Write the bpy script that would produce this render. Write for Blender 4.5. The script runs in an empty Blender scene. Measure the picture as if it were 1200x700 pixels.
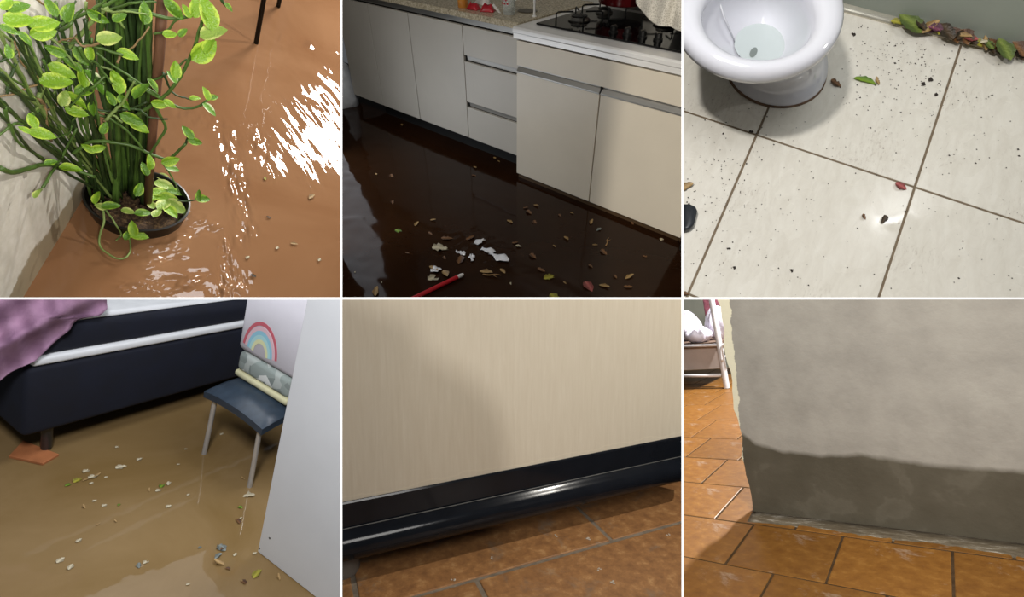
import bpy, bmesh, math, random
import numpy as np
from mathutils import Vector, Matrix

# ------------------------------------------------------------------ camera, world, exposure
SC = bpy.context.scene
F = 600.0                       # focal length in pixels of the 1200 x 700 frame
CAM_LOC = Vector((0.0, 0.0, 1.6))
PITCH = math.radians(25)
cam_d = bpy.data.cameras.new('camera'); cam = bpy.data.objects.new('camera', cam_d)
SC.collection.objects.link(cam)
cam_d.sensor_fit = 'HORIZONTAL'; cam_d.sensor_width = 36.0; cam_d.lens = 36.0 * F / 1200.0
cam_d.clip_start = 0.05; cam_d.clip_end = 100
cam.location = CAM_LOC; cam.rotation_euler = (math.pi / 2 - PITCH, 0, 0)
SC.camera = cam
_fw = Vector((0, math.cos(PITCH), -math.sin(PITCH))); _up = Vector((0, math.sin(PITCH), math.cos(PITCH)))
CAMM = Matrix(((1, -_up.x, _fw.x), (0, -_up.y, _fw.y), (0, -_up.z, _fw.z)))   # camera (x right, y down, z ahead) -> world

W = bpy.data.worlds.new('world'); SC.world = W; W.use_nodes = True
W.node_tree.nodes['Background'].inputs[0].default_value = (0.82, 0.86, 0.9, 1)
W.node_tree.nodes['Background'].inputs[1].default_value = 0.10
SC.view_settings.view_transform = 'Standard'; SC.view_settings.look = 'None'
SC.view_settings.exposure = 0.0; SC.view_settings.gamma = 1.0
SC.view_settings.use_curve_mapping = False

rnd = random.Random(7)

# ------------------------------------------------------------------ six rooms around one viewpoint
class Room:
    """One of the six places: its own floor, walls and lamps. R: columns are the room's axes in camera axes; h: eye height."""
    def __init__(s, name, R, h, rect):
        s.name = name; s.R = Matrix(R); s.h = h; s.rect = rect
        s.C = Vector((0, 0, h))
        A = (CAMM @ s.R)
        s.M = Matrix.Translation(CAM_LOC) @ A.to_4x4() @ Matrix.Translation(-s.C)
        s.col = bpy.data.collections.new(name); SC.collection.children.link(s.col)
        s.RT = s.R.transposed()
    def ray(s, x, y): return s.RT @ Vector(((x - 600) / F, (y - 350) / F, 1.0))
    def on(s, x, y, ax, v):
        d = s.ray(x, y); return s.C + d * ((v - s.C[ax]) / d[ax])
    def fl(s, x, y, z=0.0): return s.on(x, y, 2, z)
    def pl(s, x, y, p0, n):
        d = s.ray(x, y); p0 = Vector(p0); n = Vector(n); return s.C + d * ((p0 - s.C).dot(n) / d.dot(n))
    def px(s, p):
        c = s.R @ (Vector(p) - s.C); return 600 + F * c.x / c.z, 350 + F * c.y / c.z
    def basis(s, p):
        v = (s.C - Vector(p)).normalized()
        r = s.RT @ Vector((1, 0, 0)); r = (r - v * r.dot(v)).normalized()
        return r, v.cross(r), v          # right, up, towards the eye
    def lamp(s, kind, loc, target, energy, size=0.3, color=(1, 1, 1), size_y=None, spot=60, blend=.5, spread=None, name='lamp_light'):
        d = bpy.data.lights.new(name, kind); o = bpy.data.objects.new(name, d); SC.collection.objects.link(o)
        d.energy = energy; d.color = color
        loc = Vector(loc); dv = (Vector(target) - loc).normalized()
        q = dv.to_track_quat('-Z', 'Y').to_matrix().to_4x4()
        o.matrix_world = s.M @ Matrix.Translation(loc) @ q
        if kind == 'AREA':
            d.shape = 'RECTANGLE' if size_y else 'DISK'; d.size = size
            if size_y: d.size_y = size_y
            if spread: d.spread = math.radians(spread)
        else:
            d.shadow_soft_size = size
        if kind == 'SPOT': d.spot_size = math.radians(spot); d.spot_blend = blend
        s.link(o)
        return o
    def pane(s, corner, along, across, energy, color, name='window_light'):
        """A rectangular light flush with a side of the room: corner and two edges in camera axes (metres)."""
        d = bpy.data.lights.new(name, 'AREA'); o = bpy.data.objects.new(name, d); SC.collection.objects.link(o)
        a, b = Vector(along), Vector(across); c = Vector(corner) + (a + b) / 2
        x = a.normalized(); z = b.cross(x).normalized(); y = z.cross(x)
        d.shape = 'RECTANGLE'; d.size = a.length; d.size_y = b.length; d.energy = energy; d.color = color
        M3 = CAMM @ Matrix((x, y, z)).transposed(); o.matrix_world = Matrix.Translation(CAM_LOC + CAMM @ c) @ M3.to_4x4(); s.link(o); return o
    def link(s, o):
        o.light_linking.receiver_collection = s.col      # each place keeps its own lamps
        o.light_linking.blocker_collection = s.col

# ------------------------------------------------------------------ materials
def lin(c):
    if isinstance(c, str):
        c = [int(c[i:i + 2], 16) / 255 for i in (0, 2, 4)]
    return tuple(((v / 12.92) if v <= 0.04045 else ((v + 0.055) / 1.055) ** 2.4) for v in c) + (1.0,)
class NT:
    def __init__(s, name):
        s.m = bpy.data.materials.new(name); s.m.use_nodes = True; s.t = s.m.node_tree
        s.b = s.t.nodes['Principled BSDF']
    def n(s, typ, **kw):
        x = s.t.nodes.new(typ)
        for k, v in kw.items():
            if k.startswith('i_'): x.inputs[int(k[2:]) if k[2:].isdigit() else k[2:].replace('_', ' ')].default_value = v
            else: setattr(x, k, v)
        return x
    def l(s, a, b): s.t.links.new(a, b)
    def co(s, scale=(1, 1, 1), obj=True, loc=(0, 0, 0)):
        tc = s.n('ShaderNodeTexCoord'); mp = s.n('ShaderNodeMapping')
        mp.inputs['Scale'].default_value = scale; mp.inputs['Location'].default_value = loc
        s.l(tc.outputs['Object' if obj else 'Generated'], mp.inputs['Vector']); return mp.outputs['Vector']
    def noise(s, vec, scale, detail=4, rough=.55, dist=0.0):
        x = s.n('ShaderNodeTexNoise'); x.inputs['Scale'].default_value = scale; x.inputs['Detail'].default_value = detail
        x.inputs['Roughness'].default_value = rough; x.inputs['Distortion'].default_value = dist
        s.l(vec, x.inputs['Vector']); return x.outputs['Fac']
    def ramp(s, fac, stops, interp='LINEAR'):
        r = s.n('ShaderNodeValToRGB'); e = r.color_ramp.elements; r.color_ramp.interpolation = interp
        while len(e) < len(stops): e.new(.5)
        for el, (p, c) in zip(e, stops): el.position = p; el.color = c if len(c) == 4 else tuple(c) + (1,)
        s.l(fac, r.inputs['Fac']); return r.outputs['Color']
    def mix(s, fac, a, b, mode='MIX'):
        x = s.n('ShaderNodeMix', data_type='RGBA', blend_type=mode)
        for sock, v in ((x.inputs[0], fac), (x.inputs[6], a), (x.inputs[7], b)):
            if hasattr(v, 'is_output'): s.l(v, sock)
            else: sock.default_value = v
        return x.outputs[2]
    def math(s, op, a, b=0.0, clamp=False):
        x = s.n('ShaderNodeMath', operation=op, use_clamp=clamp)
        for sock, v in ((x.inputs[0], a), (x.inputs[1], b)):
            if hasattr(v, 'is_output'): s.l(v, sock)
            else: sock.default_value = v
        return x.outputs[0]
    def bump(s, h, strength=.3, dist=.01):
        x = s.n('ShaderNodeBump'); x.inputs['Strength'].default_value = strength; x.inputs['Distance'].default_value = dist
        s.l(h, x.inputs['Height']); s.l(x.outputs['Normal'], s.b.inputs['Normal'])
    def sep(s, vec):
        x = s.n('ShaderNodeSeparateXYZ'); s.l(vec, x.inputs[0]); return x.outputs
    def set(s, color=None, rough=None, metal=None, spec=None, **kw):
        for k, v in (('Base Color', color), ('Roughness', rough), ('Metallic', metal), ('Specular IOR Level', spec)):
            if v is None: continue
            if hasattr(v, 'is_output'): s.l(v, s.b.inputs[k])
            else: s.b.inputs[k].default_value = v
        for k, v in kw.items(): s.b.inputs[k.replace('_', ' ')].default_value = v
        return s.m
def mat(name, c, rough=.5, metal=0., spec=.5, var=.12, vscale=8., bump=0., bscale=60., bdist=.004, stretch=(1, 1, 1), rvar=0., **kw):
    """Plain procedural material: colour mottled by noise, optional fine relief."""
    t = NT(name); c = lin(c); v = t.co(stretch)
    n = t.noise(v, vscale, 5)
    lo = tuple(x * (1 - var) for x in c[:3]); hi = tuple(min(1, x * (1 + var)) for x in c[:3])
    col = t.ramp(n, [(.3, lo), (.7, hi)])
    if rvar:
        oi = t.n('ShaderNodeObjectInfo'); hv = t.n('ShaderNodeHueSaturation'); t.l(col, hv.inputs['Color'])
        t.l(t.math('ADD', t.math('MULTIPLY', oi.outputs['Random'], 2 * rvar), 1 - rvar), hv.inputs['Value']); col = hv.outputs['Color']
    t.set(col, rough, metal, spec, **kw)
    if bump: t.bump(t.noise(v, bscale, 4), bump, bdist)
    return t.m

# ------------------------------------------------------------------ mesh building
class MB:
    def __init__(s): s.v = []; s.f = []
    def add(s, vs, fs):
        o = len(s.v); s.v += [Vector(v) for v in vs]; s.f += [tuple(o + i for i in f) for f in fs]; return s
    def box(s, lo, hi, rot=None, about=None):
        x0, y0, z0 = lo; x1, y1, z1 = hi
        vs = [Vector(p) for p in ((x0, y0, z0), (x1, y0, z0), (x1, y1, z0), (x0, y1, z0), (x0, y0, z1), (x1, y0, z1), (x1, y1, z1), (x0, y1, z1))]
        if rot is not None:
            c = Vector(about) if about else sum(vs, Vector()) / 8
            vs = [c + rot @ (v - c) for v in vs]
        return s.add(vs, [(3, 2, 1, 0), (4, 5, 6, 7), (0, 1, 5, 4), (1, 2, 6, 5), (2, 3, 7, 6), (3, 0, 4, 7)])
    def tube(s, pts, rad, n=8, cap=True, flat=1.0):
        pts = [Vector(p) for p in pts]; N = len(pts)
        if not hasattr(rad, '__len__'): rad = [rad] * N
        t0 = (pts[1] - pts[0]).normalized(); a = t0.orthogonal().normalized(); rings = []
        for i in range(N):
            t = (pts[min(i + 1, N - 1)] - pts[max(i - 1, 0)]).normalized()
            a = (a - t * a.dot(t)); a = a.normalized() if a.length > 1e-6 else t.orthogonal().normalized()
            b = t.cross(a)
            rings += [pts[i] + (a * math.cos(2 * math.pi * k / n) + b * math.sin(2 * math.pi * k / n) * flat) * rad[i] for k in range(n)]
        fs = [(i * n + k, i * n + (k + 1) % n, (i + 1) * n + (k + 1) % n, (i + 1) * n + k) for i in range(N - 1) for k in range(n)]
        if cap: fs += [tuple(range(n - 1, -1, -1)), tuple((N - 1) * n + k for k in range(n))]
        return s.add(rings, fs)
    def loft(s, rings, cap0=True, cap1=True):
        n = len(rings[0]); vs = [p for r in rings for p in r]
        fs = [(i * n + k, i * n + (k + 1) % n, (i + 1) * n + (k + 1) % n, (i + 1) * n + k) for i in range(len(rings) - 1) for k in range(n)]
        if cap0: fs.append(tuple(range(n - 1, -1, -1)))
        if cap1: fs.append(tuple((len(rings) - 1) * n + k for k in range(n)))
        return s.add(vs, fs)
    def lathe(s, prof, c, n=32, sx=1., sy=1., cap0=True, cap1=True):
        c = Vector(c)
        return s.loft([[c + Vector((r * sx * math.cos(2 * math.pi * k / n), r * sy * math.sin(2 * math.pi * k / n), z)) for k in range(n)] for r, z in prof], cap0, cap1)
    def prism(s, poly, off):
        """poly: 3-D outline; off: vector it is thickened by."""
        n = len(poly); off = Vector(off); a = [Vector(p) for p in poly]; b = [p + off for p in a]
        return s.add(a + b, [tuple(range(n - 1, -1, -1)), tuple(range(n, 2 * n))] + [(i, (i + 1) % n, n + (i + 1) % n, n + i) for i in range(n)])
    def grid(s, P):
        """P: rows of points."""
        m, n = len(P), len(P[0])
        return s.add([p for r in P for p in r], [(i * n + j, i * n + j + 1, (i + 1) * n + j + 1, (i + 1) * n + j) for i in range(m - 1) for j in range(n - 1)])
    def sheet(s, P, th):
        """a closed sheet of thickness th along th vector(s)."""
        m, n = len(P), len(P[0]); th = Vector(th)
        A = [p for r in P for p in r]; B = [p + th for p in A]; o = m * n
        fs = []
        for i in range(m - 1):
            for j in range(n - 1):
                q = (i * n + j, i * n + j + 1, (i + 1) * n + j + 1, (i + 1) * n + j)
                fs.append(q[::-1]); fs.append(tuple(o + k for k in q))
        rim = [(0, j) for j in range(n)] + [(i, n - 1) for i in range(1, m)] + [(m - 1, j) for j in range(n - 2, -1, -1)] + [(i, 0) for i in range(m - 2, 0, -1)]
        idx = [i * n + j for i, j in rim]
        for k in range(len(idx)):
            a, b = idx[k], idx[(k + 1) % len(idx)]; fs.append((a, b, o + b, o + a))
        return s.add(A + B, fs)
    def mesh(s, name, base=(0, 0, 0), smooth=False, bevel=0., seg=2, autosmooth=None):
        base = Vector(base); me = bpy.data.meshes.new(name)
        me.from_pydata([tuple(v - base) for v in s.v], [], s.f); me.validate()
        bm = bmesh.new(); bm.from_mesh(me)
        bmesh.ops.recalc_face_normals(bm, faces=bm.faces)
        if bevel:
            es = [e for e in bm.edges if len(e.link_faces) == 2 and e.calc_face_angle(0) > .6]
            bmesh.ops.bevel(bm, geom=es, offset=bevel, segments=seg, affect='EDGES', profile=.5, clamp_overlap=True)
        bm.to_mesh(me); bm.free()
        if smooth:
            me.shade_smooth()
            if autosmooth is not None: me.set_sharp_from_angle(angle=math.radians(autosmooth))
        return me

def put(room, name, me, material, parent=None, base=(0, 0, 0), label=None, cat=None, group=None, kind=None, mtx=None):
    o = bpy.data.objects.new(name, me); room.col.objects.link(o)
    if material is not None and not me.materials: me.materials.append(material)
    if parent is not None:
        o.parent = parent
        if mtx is not None: o.matrix_local = mtx
    else:
        o.matrix_world = room.M @ Matrix.Translation(Vector(base)) @ (mtx if mtx is not None else Matrix())
    tag(o, label, cat, group, kind); return o
def tag(o, label=None, cat=None, group=None, kind=None):
    for k, v in (('label', label), ('category', cat), ('group', group), ('kind', kind)):
        if v: o[k] = v
    return o
def root(room, name, base, label, cat, group=None, kind=None):
    o = bpy.data.objects.new(name, None); room.col.objects.link(o); o.empty_display_size = .05
    o.matrix_world = room.M @ Matrix.Translation(Vector(base)); o['base'] = tuple(base)
    return tag(o, label, cat, group, kind)
def part(room, name, mb, material, parent, smooth=False, bevel=0., seg=2, autosmooth=None, label=None, kind=None):
    b = Vector(parent['base'])
    o = put(room, name, mb.mesh(name, b, smooth, bevel, seg, autosmooth), material, parent, label=label, kind=kind)
    o['base'] = tuple(b); return o
def single(room, name, mb, material, base, label=None, cat=None, group=None, kind=None, smooth=False, bevel=0., seg=2, autosmooth=None):
    o = put(room, name, mb.mesh(name, base, smooth, bevel, seg, autosmooth), material, None, base, label, cat, group, kind)
    o['base'] = tuple(base); return o

# ------------------------------------------------------------------ numpy noise for water and dented surfaces
def _hash(ix, iy, seed):
    n = (ix * 374761393 + iy * 668265263 + seed * 974711) & 0x7fffffff
    n = ((n ^ (n >> 13)) * 1274126177) & 0x7fffffff
    return ((n ^ (n >> 16)) & 0xffff) / 65535.0
def vnoise(x, y, seed=0):
    ix = np.floor(x).astype(np.int64); iy = np.floor(y).astype(np.int64); fx = x - ix; fy = y - iy
    fx = fx * fx * fx * (fx * (fx * 6 - 15) + 10); fy = fy * fy * fy * (fy * (fy * 6 - 15) + 10)
    a, b, c, d = _hash(ix, iy, seed), _hash(ix + 1, iy, seed), _hash(ix, iy + 1, seed), _hash(ix + 1, iy + 1, seed)
    return (a + (b - a) * fx) * (1 - fy) + (c + (d - c) * fx) * fy
def fbm(x, y, seed=0, o=3):
    s = 0; a = 1; t = 0
    for k in range(o):
        s = s + a * (vnoise(x * 2 ** k, y * 2 ** k, seed + k) - .5); t += a; a *= .5
    return s / t

def water(room, x0, x1, y0, y1, step, height, material, label, far=None):
    """Flood water: a fine surface over the floor, heights from height(X, Y, px, py) in metres."""
    xs = np.linspace(x0, x1, int((x1 - x0) / step) + 1); ys = np.linspace(y0, y1, int((y1 - y0) / step) + 1)
    PX, PY = np.meshgrid(xs, ys)
    RT = np.array(room.RT); D = np.stack([(PX - 600) / F, (PY - 350) / F, np.ones_like(PX)], -1) @ RT.T
    t = -room.h / np.minimum(D[..., 2], -1e-3)
    X = D[..., 0] * t; Y = D[..., 1] * t
    if far is not None: Y = np.minimum(Y, far)
    Z = height(X, Y, PX, PY)
    co = np.stack([X, Y, Z], -1).reshape(-1, 3).astype(np.float32)
    m, n = PX.shape; idx = np.arange(m * n).reshape(m, n)
    q = np.stack([idx[1:, :-1], idx[1:, 1:], idx[:-1, 1:], idx[:-1, :-1]], -1).reshape(-1)
    me = bpy.data.meshes.new('flood_water'); me.vertices.add(m * n); me.vertices.foreach_set('co', co.reshape(-1))
    nf = (m - 1) * (n - 1); me.loops.add(4 * nf); me.polygons.add(nf)
    me.loops.foreach_set('vertex_index', q.astype(np.int32)); me.polygons.foreach_set('loop_start', np.arange(0, 4 * nf, 4, dtype=np.int32))
    me.update(); me.validate(); me.shade_smooth()
    return put(room, 'flood_water', me, material, label=label, cat='water', kind='structure')

# ------------------------------------------------------------------ leaves
def leaf_mesh(name, w=.5, fold=.18, curl=.15, m=None, serr=0., n=9, wild=0., seed=1):
    """unit-long leaf along +Y, blade in XY, folded on the midrib, drooping at the tip."""
    b = MB(); L = []; r_ = random.Random(seed); g = lambda s: r_.uniform(-s, s)
    bend = g(.25) * wild
    for i in range(n + 1):
        t = i / n; hw = w / 2 * (math.sin(math.pi * t ** .8) ** .75 if 0 < t < 1 else 0.0) * (1 + serr * (-1) ** i)
        z = -curl * t * t
        a_, c_ = hw * (1 + g(.45) * wild), hw * (1 + g(.45) * wild); sx = bend * math.sin(math.pi * t); k1, k2 = fold + g(.5) * wild, fold + g(.5) * wild
        L.append([(sx - a_, t + g(.03) * wild, z + k1 * a_), (sx - a_ * .5, t, z + k1 * a_ * .35), (sx, t, z + g(.03) * wild), (sx + c_ * .5, t, z + k2 * c_ * .35), (sx + c_, t + g(.03) * wild, z + k2 * c_)])
    b.grid([[Vector(p) for p in r] for r in L])
    me = b.mesh(name, smooth=True)
    if m: me.materials.append(m)
    return me
def frame(y, z, p, s=1.0):
    y = Vector(y).normalized(); z = Vector(z); z = (z - y * z.dot(y)).normalized(); x = y.cross(z)
    return Matrix(((x.x * s, y.x * s, z.x * s, p[0]), (x.y * s, y.y * s, z.y * s, p[1]), (x.z * s, y.z * s, z.z * s, p[2]), (0, 0, 0, 1)))
def floater(room, name, me, px, py, length, ang, label, cat, group, z=.003, tilt=.12):
    p = room.fl(px, py, z); a = math.radians(ang)
    m = frame((math.cos(a), math.sin(a), rnd.uniform(-tilt, tilt)), (rnd.uniform(-tilt, tilt), rnd.uniform(-tilt, tilt), 1), (0, 0, 0), length)
    return put(room, name, me, None, None, p, label, cat, group, mtx=m)
def bez(p0, p1, p2, p3, n=10):
    return [(1 - t) ** 3 * p0 + 3 * t * (1 - t) ** 2 * p1 + 3 * t * t * (1 - t) * p2 + t ** 3 * p3 for t in [i / n for i in range(n + 1)]]
def spline(pts, n=6):
    """Catmull-Rom through 3-D points."""
    P = [Vector(p) for p in pts]; P = [P[0] * 2 - P[1]] + P + [P[-1] * 2 - P[-2]]; out = []
    for i in range(1, len(P) - 2):
        for k in range(n):
            t = k / n; a, b, c, d = P[i - 1:i + 3]
            out.append(.5 * ((2 * b) + (c - a) * t + (2 * a - 5 * b + 4 * c - d) * t * t + (3 * b - a - 3 * c + d) * t ** 3))
    out.append(P[-2]); return out

PATIO = Room('patio', ((1, 0, 0), (0, 1, 0), (0, 0, 1)), 1.65, (0, 0, 398.73, 348.73))   # axes set just below
def _patio_axes():
    u = Vector((.484, -.592, -.645)).normalized()
    d1 = Vector(((27 - 600) / F, (349 - 350) / F, 1)); d2 = Vector(((80 - 600) / F, (261 - 350) / F, 1))
    y = (d2 / -d2.dot(u)) - (d1 / -d1.dot(u)); y.normalize(); x = y.cross(u)
    return Matrix((x, y, u)).transposed()
def _reset(r, R):
    r.R = R; r.RT = R.transposed(); r.M = Matrix.Translation(CAM_LOC) @ (CAMM @ R).to_4x4() @ Matrix.Translation(-r.C)
_reset(PATIO, _patio_axes())
KITCHEN = Room('kitchen', ((0.7493, 0.6622, -0.0048), (0.4258, -0.4874, -0.7623), (-0.5071, 0.5692, -0.6472)), 1.4, (401.07, 0, 798.63, 348.73))
BATH = Room('bathroom', ((0.8866, 0.4515, -0.1003), (0.402, -0.8595, -0.3157), (-0.2288, 0.2396, -0.9435)), 1.5, (800.97, 0, 1200, 348.73))
BED = Room('bedroom', ((0.4212, -0.8617, 0.2828), (-0.1162, -0.3605, -0.9255), (0.8995, 0.357, -0.252)), 1.75, (0, 351.07, 398.73, 700))
HALL = Room('hall', ((0.9192, -0.3939, 0.0002), (-0.05, -0.1172, -0.9918), (0.3907, 0.9117, -0.1275)), .9, (401.07, 351.07, 798.63, 700))
DAMP = Room('passage', ((0.7549, 0.6413, -0.1372), (-0.1391, -0.0478, -0.9891), (-0.6409, 0.7658, 0.0531)), .75, (800.97, 351.07, 1200, 700))
# ================================================================== KITCHEN
K = KITCHEN
m_lam = mat('grey_laminate', 'b9b4aa', .38, var=.04, vscale=3, bump=.05, bscale=200, bdist=.0005)
m_lam2 = mat('cream_gloss_laminate', 'd6cdbc', .30, var=.05, vscale=2.5, bump=.12, bscale=6, bdist=.0015)
m_gap = mat('black_gap', '0c0b0a', .8, var=.2)
m_alu = mat('brushed_aluminium', 'a9a7a2', .38, metal=.75, var=.08, vscale=30, stretch=(.05, 1, 1))
m_steel = mat('stainless_steel', 'f4f3f1', .26, metal=.25, var=.08, vscale=25, stretch=(.04, 1, 1))
m_glassblk = mat('black_cooktop_glass', '070708', .08, var=.2)
m_iron = mat('cast_iron', '131313', .45, metal=.3, var=.3, vscale=60)
def granite():
    t = NT('speckled_granite'); v = t.co()
    n = t.noise(v, 90, 6, .8); c = t.ramp(n, [(.28, lin('3a342b')), (.42, lin('94886f')), (.55, lin('c2b69c')), (.72, lin('e8e0cc'))])
    return t.set(c, .2, 0, .5)
m_gran = granite()

YR, YL = 2.073, 2.13
# long cabinet of three doors and three drawers
cab = root(K, 'base_cabinet', (-2.65, 2.45, 0), 'long grey base cabinet with three plain doors and three drawers under granite worktop', 'cabinet')
b = MB().box((-3.45, YL + .02, .10), (-1.83, 2.70, .738)); part(K, 'body', b, m_gap, cab)
b = MB().box((-3.2, YL + .075, -.10), (-1.83, 2.68, .10)); part(K, 'toe_kick', b, m_gap, cab)
for x0, x1 in ((-3.455, -3.106), (-3.100, -2.713), (-2.707, -2.253)):
    b = MB().box((x0, YL, .10), (x1, YL + .018, .733)); part(K, 'door', b, m_lam, cab, bevel=.0015)
for z0, z1 in ((.582, .733), (.322, .548), (.10, .290)):
    b = MB().box((-2.248, YL, z0), (-1.83, YL + .018, z1)); d = part(K, 'drawer', b, m_lam, cab, bevel=.0015)
    if z0 > .2:
        b = MB().prism([(-2.236, YL + .002, z0 - .0005), (-2.236, YL + .019, z0 - .0005), (-2.236, YL + .019, z0 - .028), (-2.236, YL + .016, z0 - .028), (-2.236, YL + .012, z0 - .004)], (.40, 0, 0)); part(K, 'handle_channel', b, m_alu, d)
b = MB().box((-3.45, YL + .012, .742), (-1.83, YL + .03, .776)); part(K, 'aluminium_strip', b, m_alu, cab, label='thin brushed aluminium strip below the worktop')
b = MB().box((-3.50, YL - .03, .778), (-1.822, 2.75, .808)); single(K, 'granite_worktop', b, m_gran, (-2.6, 2.45, .778), 'speckled beige and brown granite worktop on the long grey cabinet', 'worktop', bevel=.003)
# cooker cabinet
cc = root(K, 'cooker_cabinet', (-1.28, 2.4, 0), 'cream gloss cabinet with two doors below the steel cooktop counter', 'cabinet')
b = MB().box((-1.80, YR + .02, .02), (-.765, 2.70, .742)); part(K, 'body', b, m_lam2, cc)
b = MB().box((-1.80, YR + .012, -.10), (-.765, YR + .06, .03)); part(K, 'plinth', b, mat('wet_plinth', '4a3a2a', .25, var=.2), cc)
b = MB().box((-1.805, YR, .622), (-.765, YR + .02, .738)); part(K, 'top_panel', b, m_lam2, cc, bevel=.0015)
for x0, x1 in ((-1.805, -1.298), (-1.292, -.765)):
    b = MB().box((x0, YR, .028), (x1, YR + .02, .588)); d = part(K, 'door', b, m_lam2, cc, bevel=.0015)
    b = MB().prism([(x0 + .001, YR - .004, .588), (x0 + .001, YR - .004, .594), (x0 + .001, YR + .014, .614), (x0 + .001, YR + .014, .620), (x0 + .001, YR + .02, .620), (x0 + .001, YR + .02, .588)], (x1 - x0 - .002, 0, 0)); part(K, 'handle_profile', b, m_alu, d)
b = MB().box((-1.30, YR + .005, .588), (-1.29, YR + .022, .622)); part(K, 'gap', b, m_gap, cc)
# steel counter with stepped front lip
prof = [(YR - .012, .748), (YR - .012, .772), (YR - .018, .776), (YR - .018, .792), (YR - .010, .800), (2.75, .800), (2.75, .745)]
b = MB().prism([(-1.818, y, z) for y, z in prof], (1.08, 0, 0)); sc_ = single(K, 'steel_counter', b, m_steel, (-1.3, 2.4, .745), 'polished stainless steel counter with stepped front lip around the cooktop', 'worktop', bevel=.0015)
# gas cooktop
g = root(K, 'gas_cooktop', (-1.25, 2.42, .80), 'black glass gas cooktop set in the steel counter', 'cooktop')
b = MB().box((-1.752, 2.155, .8005), (-.80, 2.66, .809)); part(K, 'glass_top', b, m_glassblk, g, bevel=.003)
m_cap = mat('burner_metal', '8c8880', .3, metal=.9, var=.15)
for bx, by, r in ((-1.62, 2.33, .055), (-1.62, 2.55, .045), (-1.25, 2.52, .06), (-.95, 2.35, .05)):
    b = MB().lathe([(r * .95, .809), (r, .815), (r * .8, .822), (r * .75, .826)], (bx, by, 0), 24); q = part(K, 'burner', b, m_cap, g, smooth=True, autosmooth=40)
    b = MB().lathe([(r * .7, .826), (r * .72, .832), (r * .5, .835)], (bx, by, 0), 24); part(K, 'burner_cap', b, m_iron, q, smooth=True, autosmooth=40)
    for k in range(4):
        a = math.pi / 4 + k * math.pi / 2; u = Vector((math.cos(a), math.sin(a), 0)); c0 = Vector((bx, by, 0))
        pts = [c0 + u * .115 + Vector((0, 0, .809)), c0 + u * .115 + Vector((0, 0, .842)), c0 + u * .105 + Vector((0, 0, .848)), c0 + u * .03 + Vector((0, 0, .848))]
        part(K, 'pan_support', MB().tube(pts, .004, 6), m_iron, g)
for x, y in ((-1.36, 2.235), (-1.29, 2.24), (-1.215, 2.245), (-1.14, 2.25)):
    b = MB().lathe([(.021, .809), (.021, .816), (.017, .818), (.016, .836), (.013, .839)], (x, y, 0), 18); kn = part(K, 'knob', b, m_iron, g, smooth=True, autosmooth=40)
    b = MB().box((x - .002, y - .016, .838), (x + .002, y + .016, .841)); part(K, 'pointer', b, m_cap, kn)
# things on the counter
m_red = mat('dark_red_enamel', '40090c', .18, var=.15)
pot = root(K, 'cooking_pot', (-1.55, 2.60, .853), 'dark red enamel cooking pot standing on a cooktop burner', 'pot')
b = MB().lathe([(.10, .853), (.118, .858), (.125, .88), (.127, .98), (.131, .985), (.125, .986), (.12, .98), (.115, .87)], (-1.55, 2.60, 0), 36, cap1=False); part(K, 'body', b, m_red, pot, smooth=True, autosmooth=40)
for sx in (-1, 1):
    part(K, 'handle', MB().tube(spline([(-1.55 + sx * .124, 2.57, .955), (-1.55 + sx * .165, 2.58, .96), (-1.55 + sx * .165, 2.62, .96), (-1.55 + sx * .124, 2.63, .955)], 4), .007, 8), m_iron, pot, smooth=True)
def cloth_lace():
    t = NT('white_lace_cloth'); v = t.co(); w = t.n('ShaderNodeTexVoronoi', feature='DISTANCE_TO_EDGE'); w.inputs['Scale'].default_value = 110; t.l(v, w.inputs['Vector'])
    c = t.ramp(w.outputs[0], [(.0, lin('dcd8ce')), (.25, lin('b3aea2'))]); t.set(c, .85); t.bump(w.outputs[0], .5, .002); return t.m
P = []
for i in range(25):
    u = i / 24; row = []
    for j in range(19):
        v = j / 18; px = 745 + 62 * u + 10 * math.sin(3 * u) * (1 - v); edge = (44 - 40 * (1 - u) ** 2.2) if u < .6 else 44 - 6 * abs(math.sin((u - .6) * 8))
        py = -12 + (edge + 12) * v
        p = K.on(px, py, 1, 2.36 - .10 * v * u + .018 * math.sin(9 * u + 2 * v) + .008 * math.sin(23 * u))
        p.z = max(p.z, .852); row.append(p)
    P.append(row)
b = MB().sheet(P, (0, .004, .002)); single(K, 'dish_cloth', b, cloth_lace(), tuple(P[12][17]), 'white lace edged dish cloth draped over the gas cooktop', 'cloth', smooth=True)
def at_top(x, y, z=.808): return K.fl(x, y, z)
p = at_top(538, 9.5); b = MB().lathe([(.026, .808), (.028, .812), (.028, .87), (.024, .88), (.022, .90)], (p.x, p.y + .03, 0), 20)
j = root(K, 'spice_jar', (p.x, p.y + .03, .808), 'small jar of orange spice on the granite worktop', 'jar'); part(K, 'body', b, mat('orange_spice', 'd08a3c', .25, var=.1), j, smooth=True, autosmooth=40)
part(K, 'lid', MB().lathe([(.025, .90), (.025, .92), (.02, .922)], (p.x, p.y + .03, 0), 20), mat('cream_lid', 'd9d3c0', .4), j, smooth=True, autosmooth=40)
m_pkr = mat('red_packet_foil', 'b3202c', .3, var=.25, vscale=40); m_pkw = mat('white_packet_foil', 'e6e2dc', .35, var=.06, vscale=30)
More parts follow.
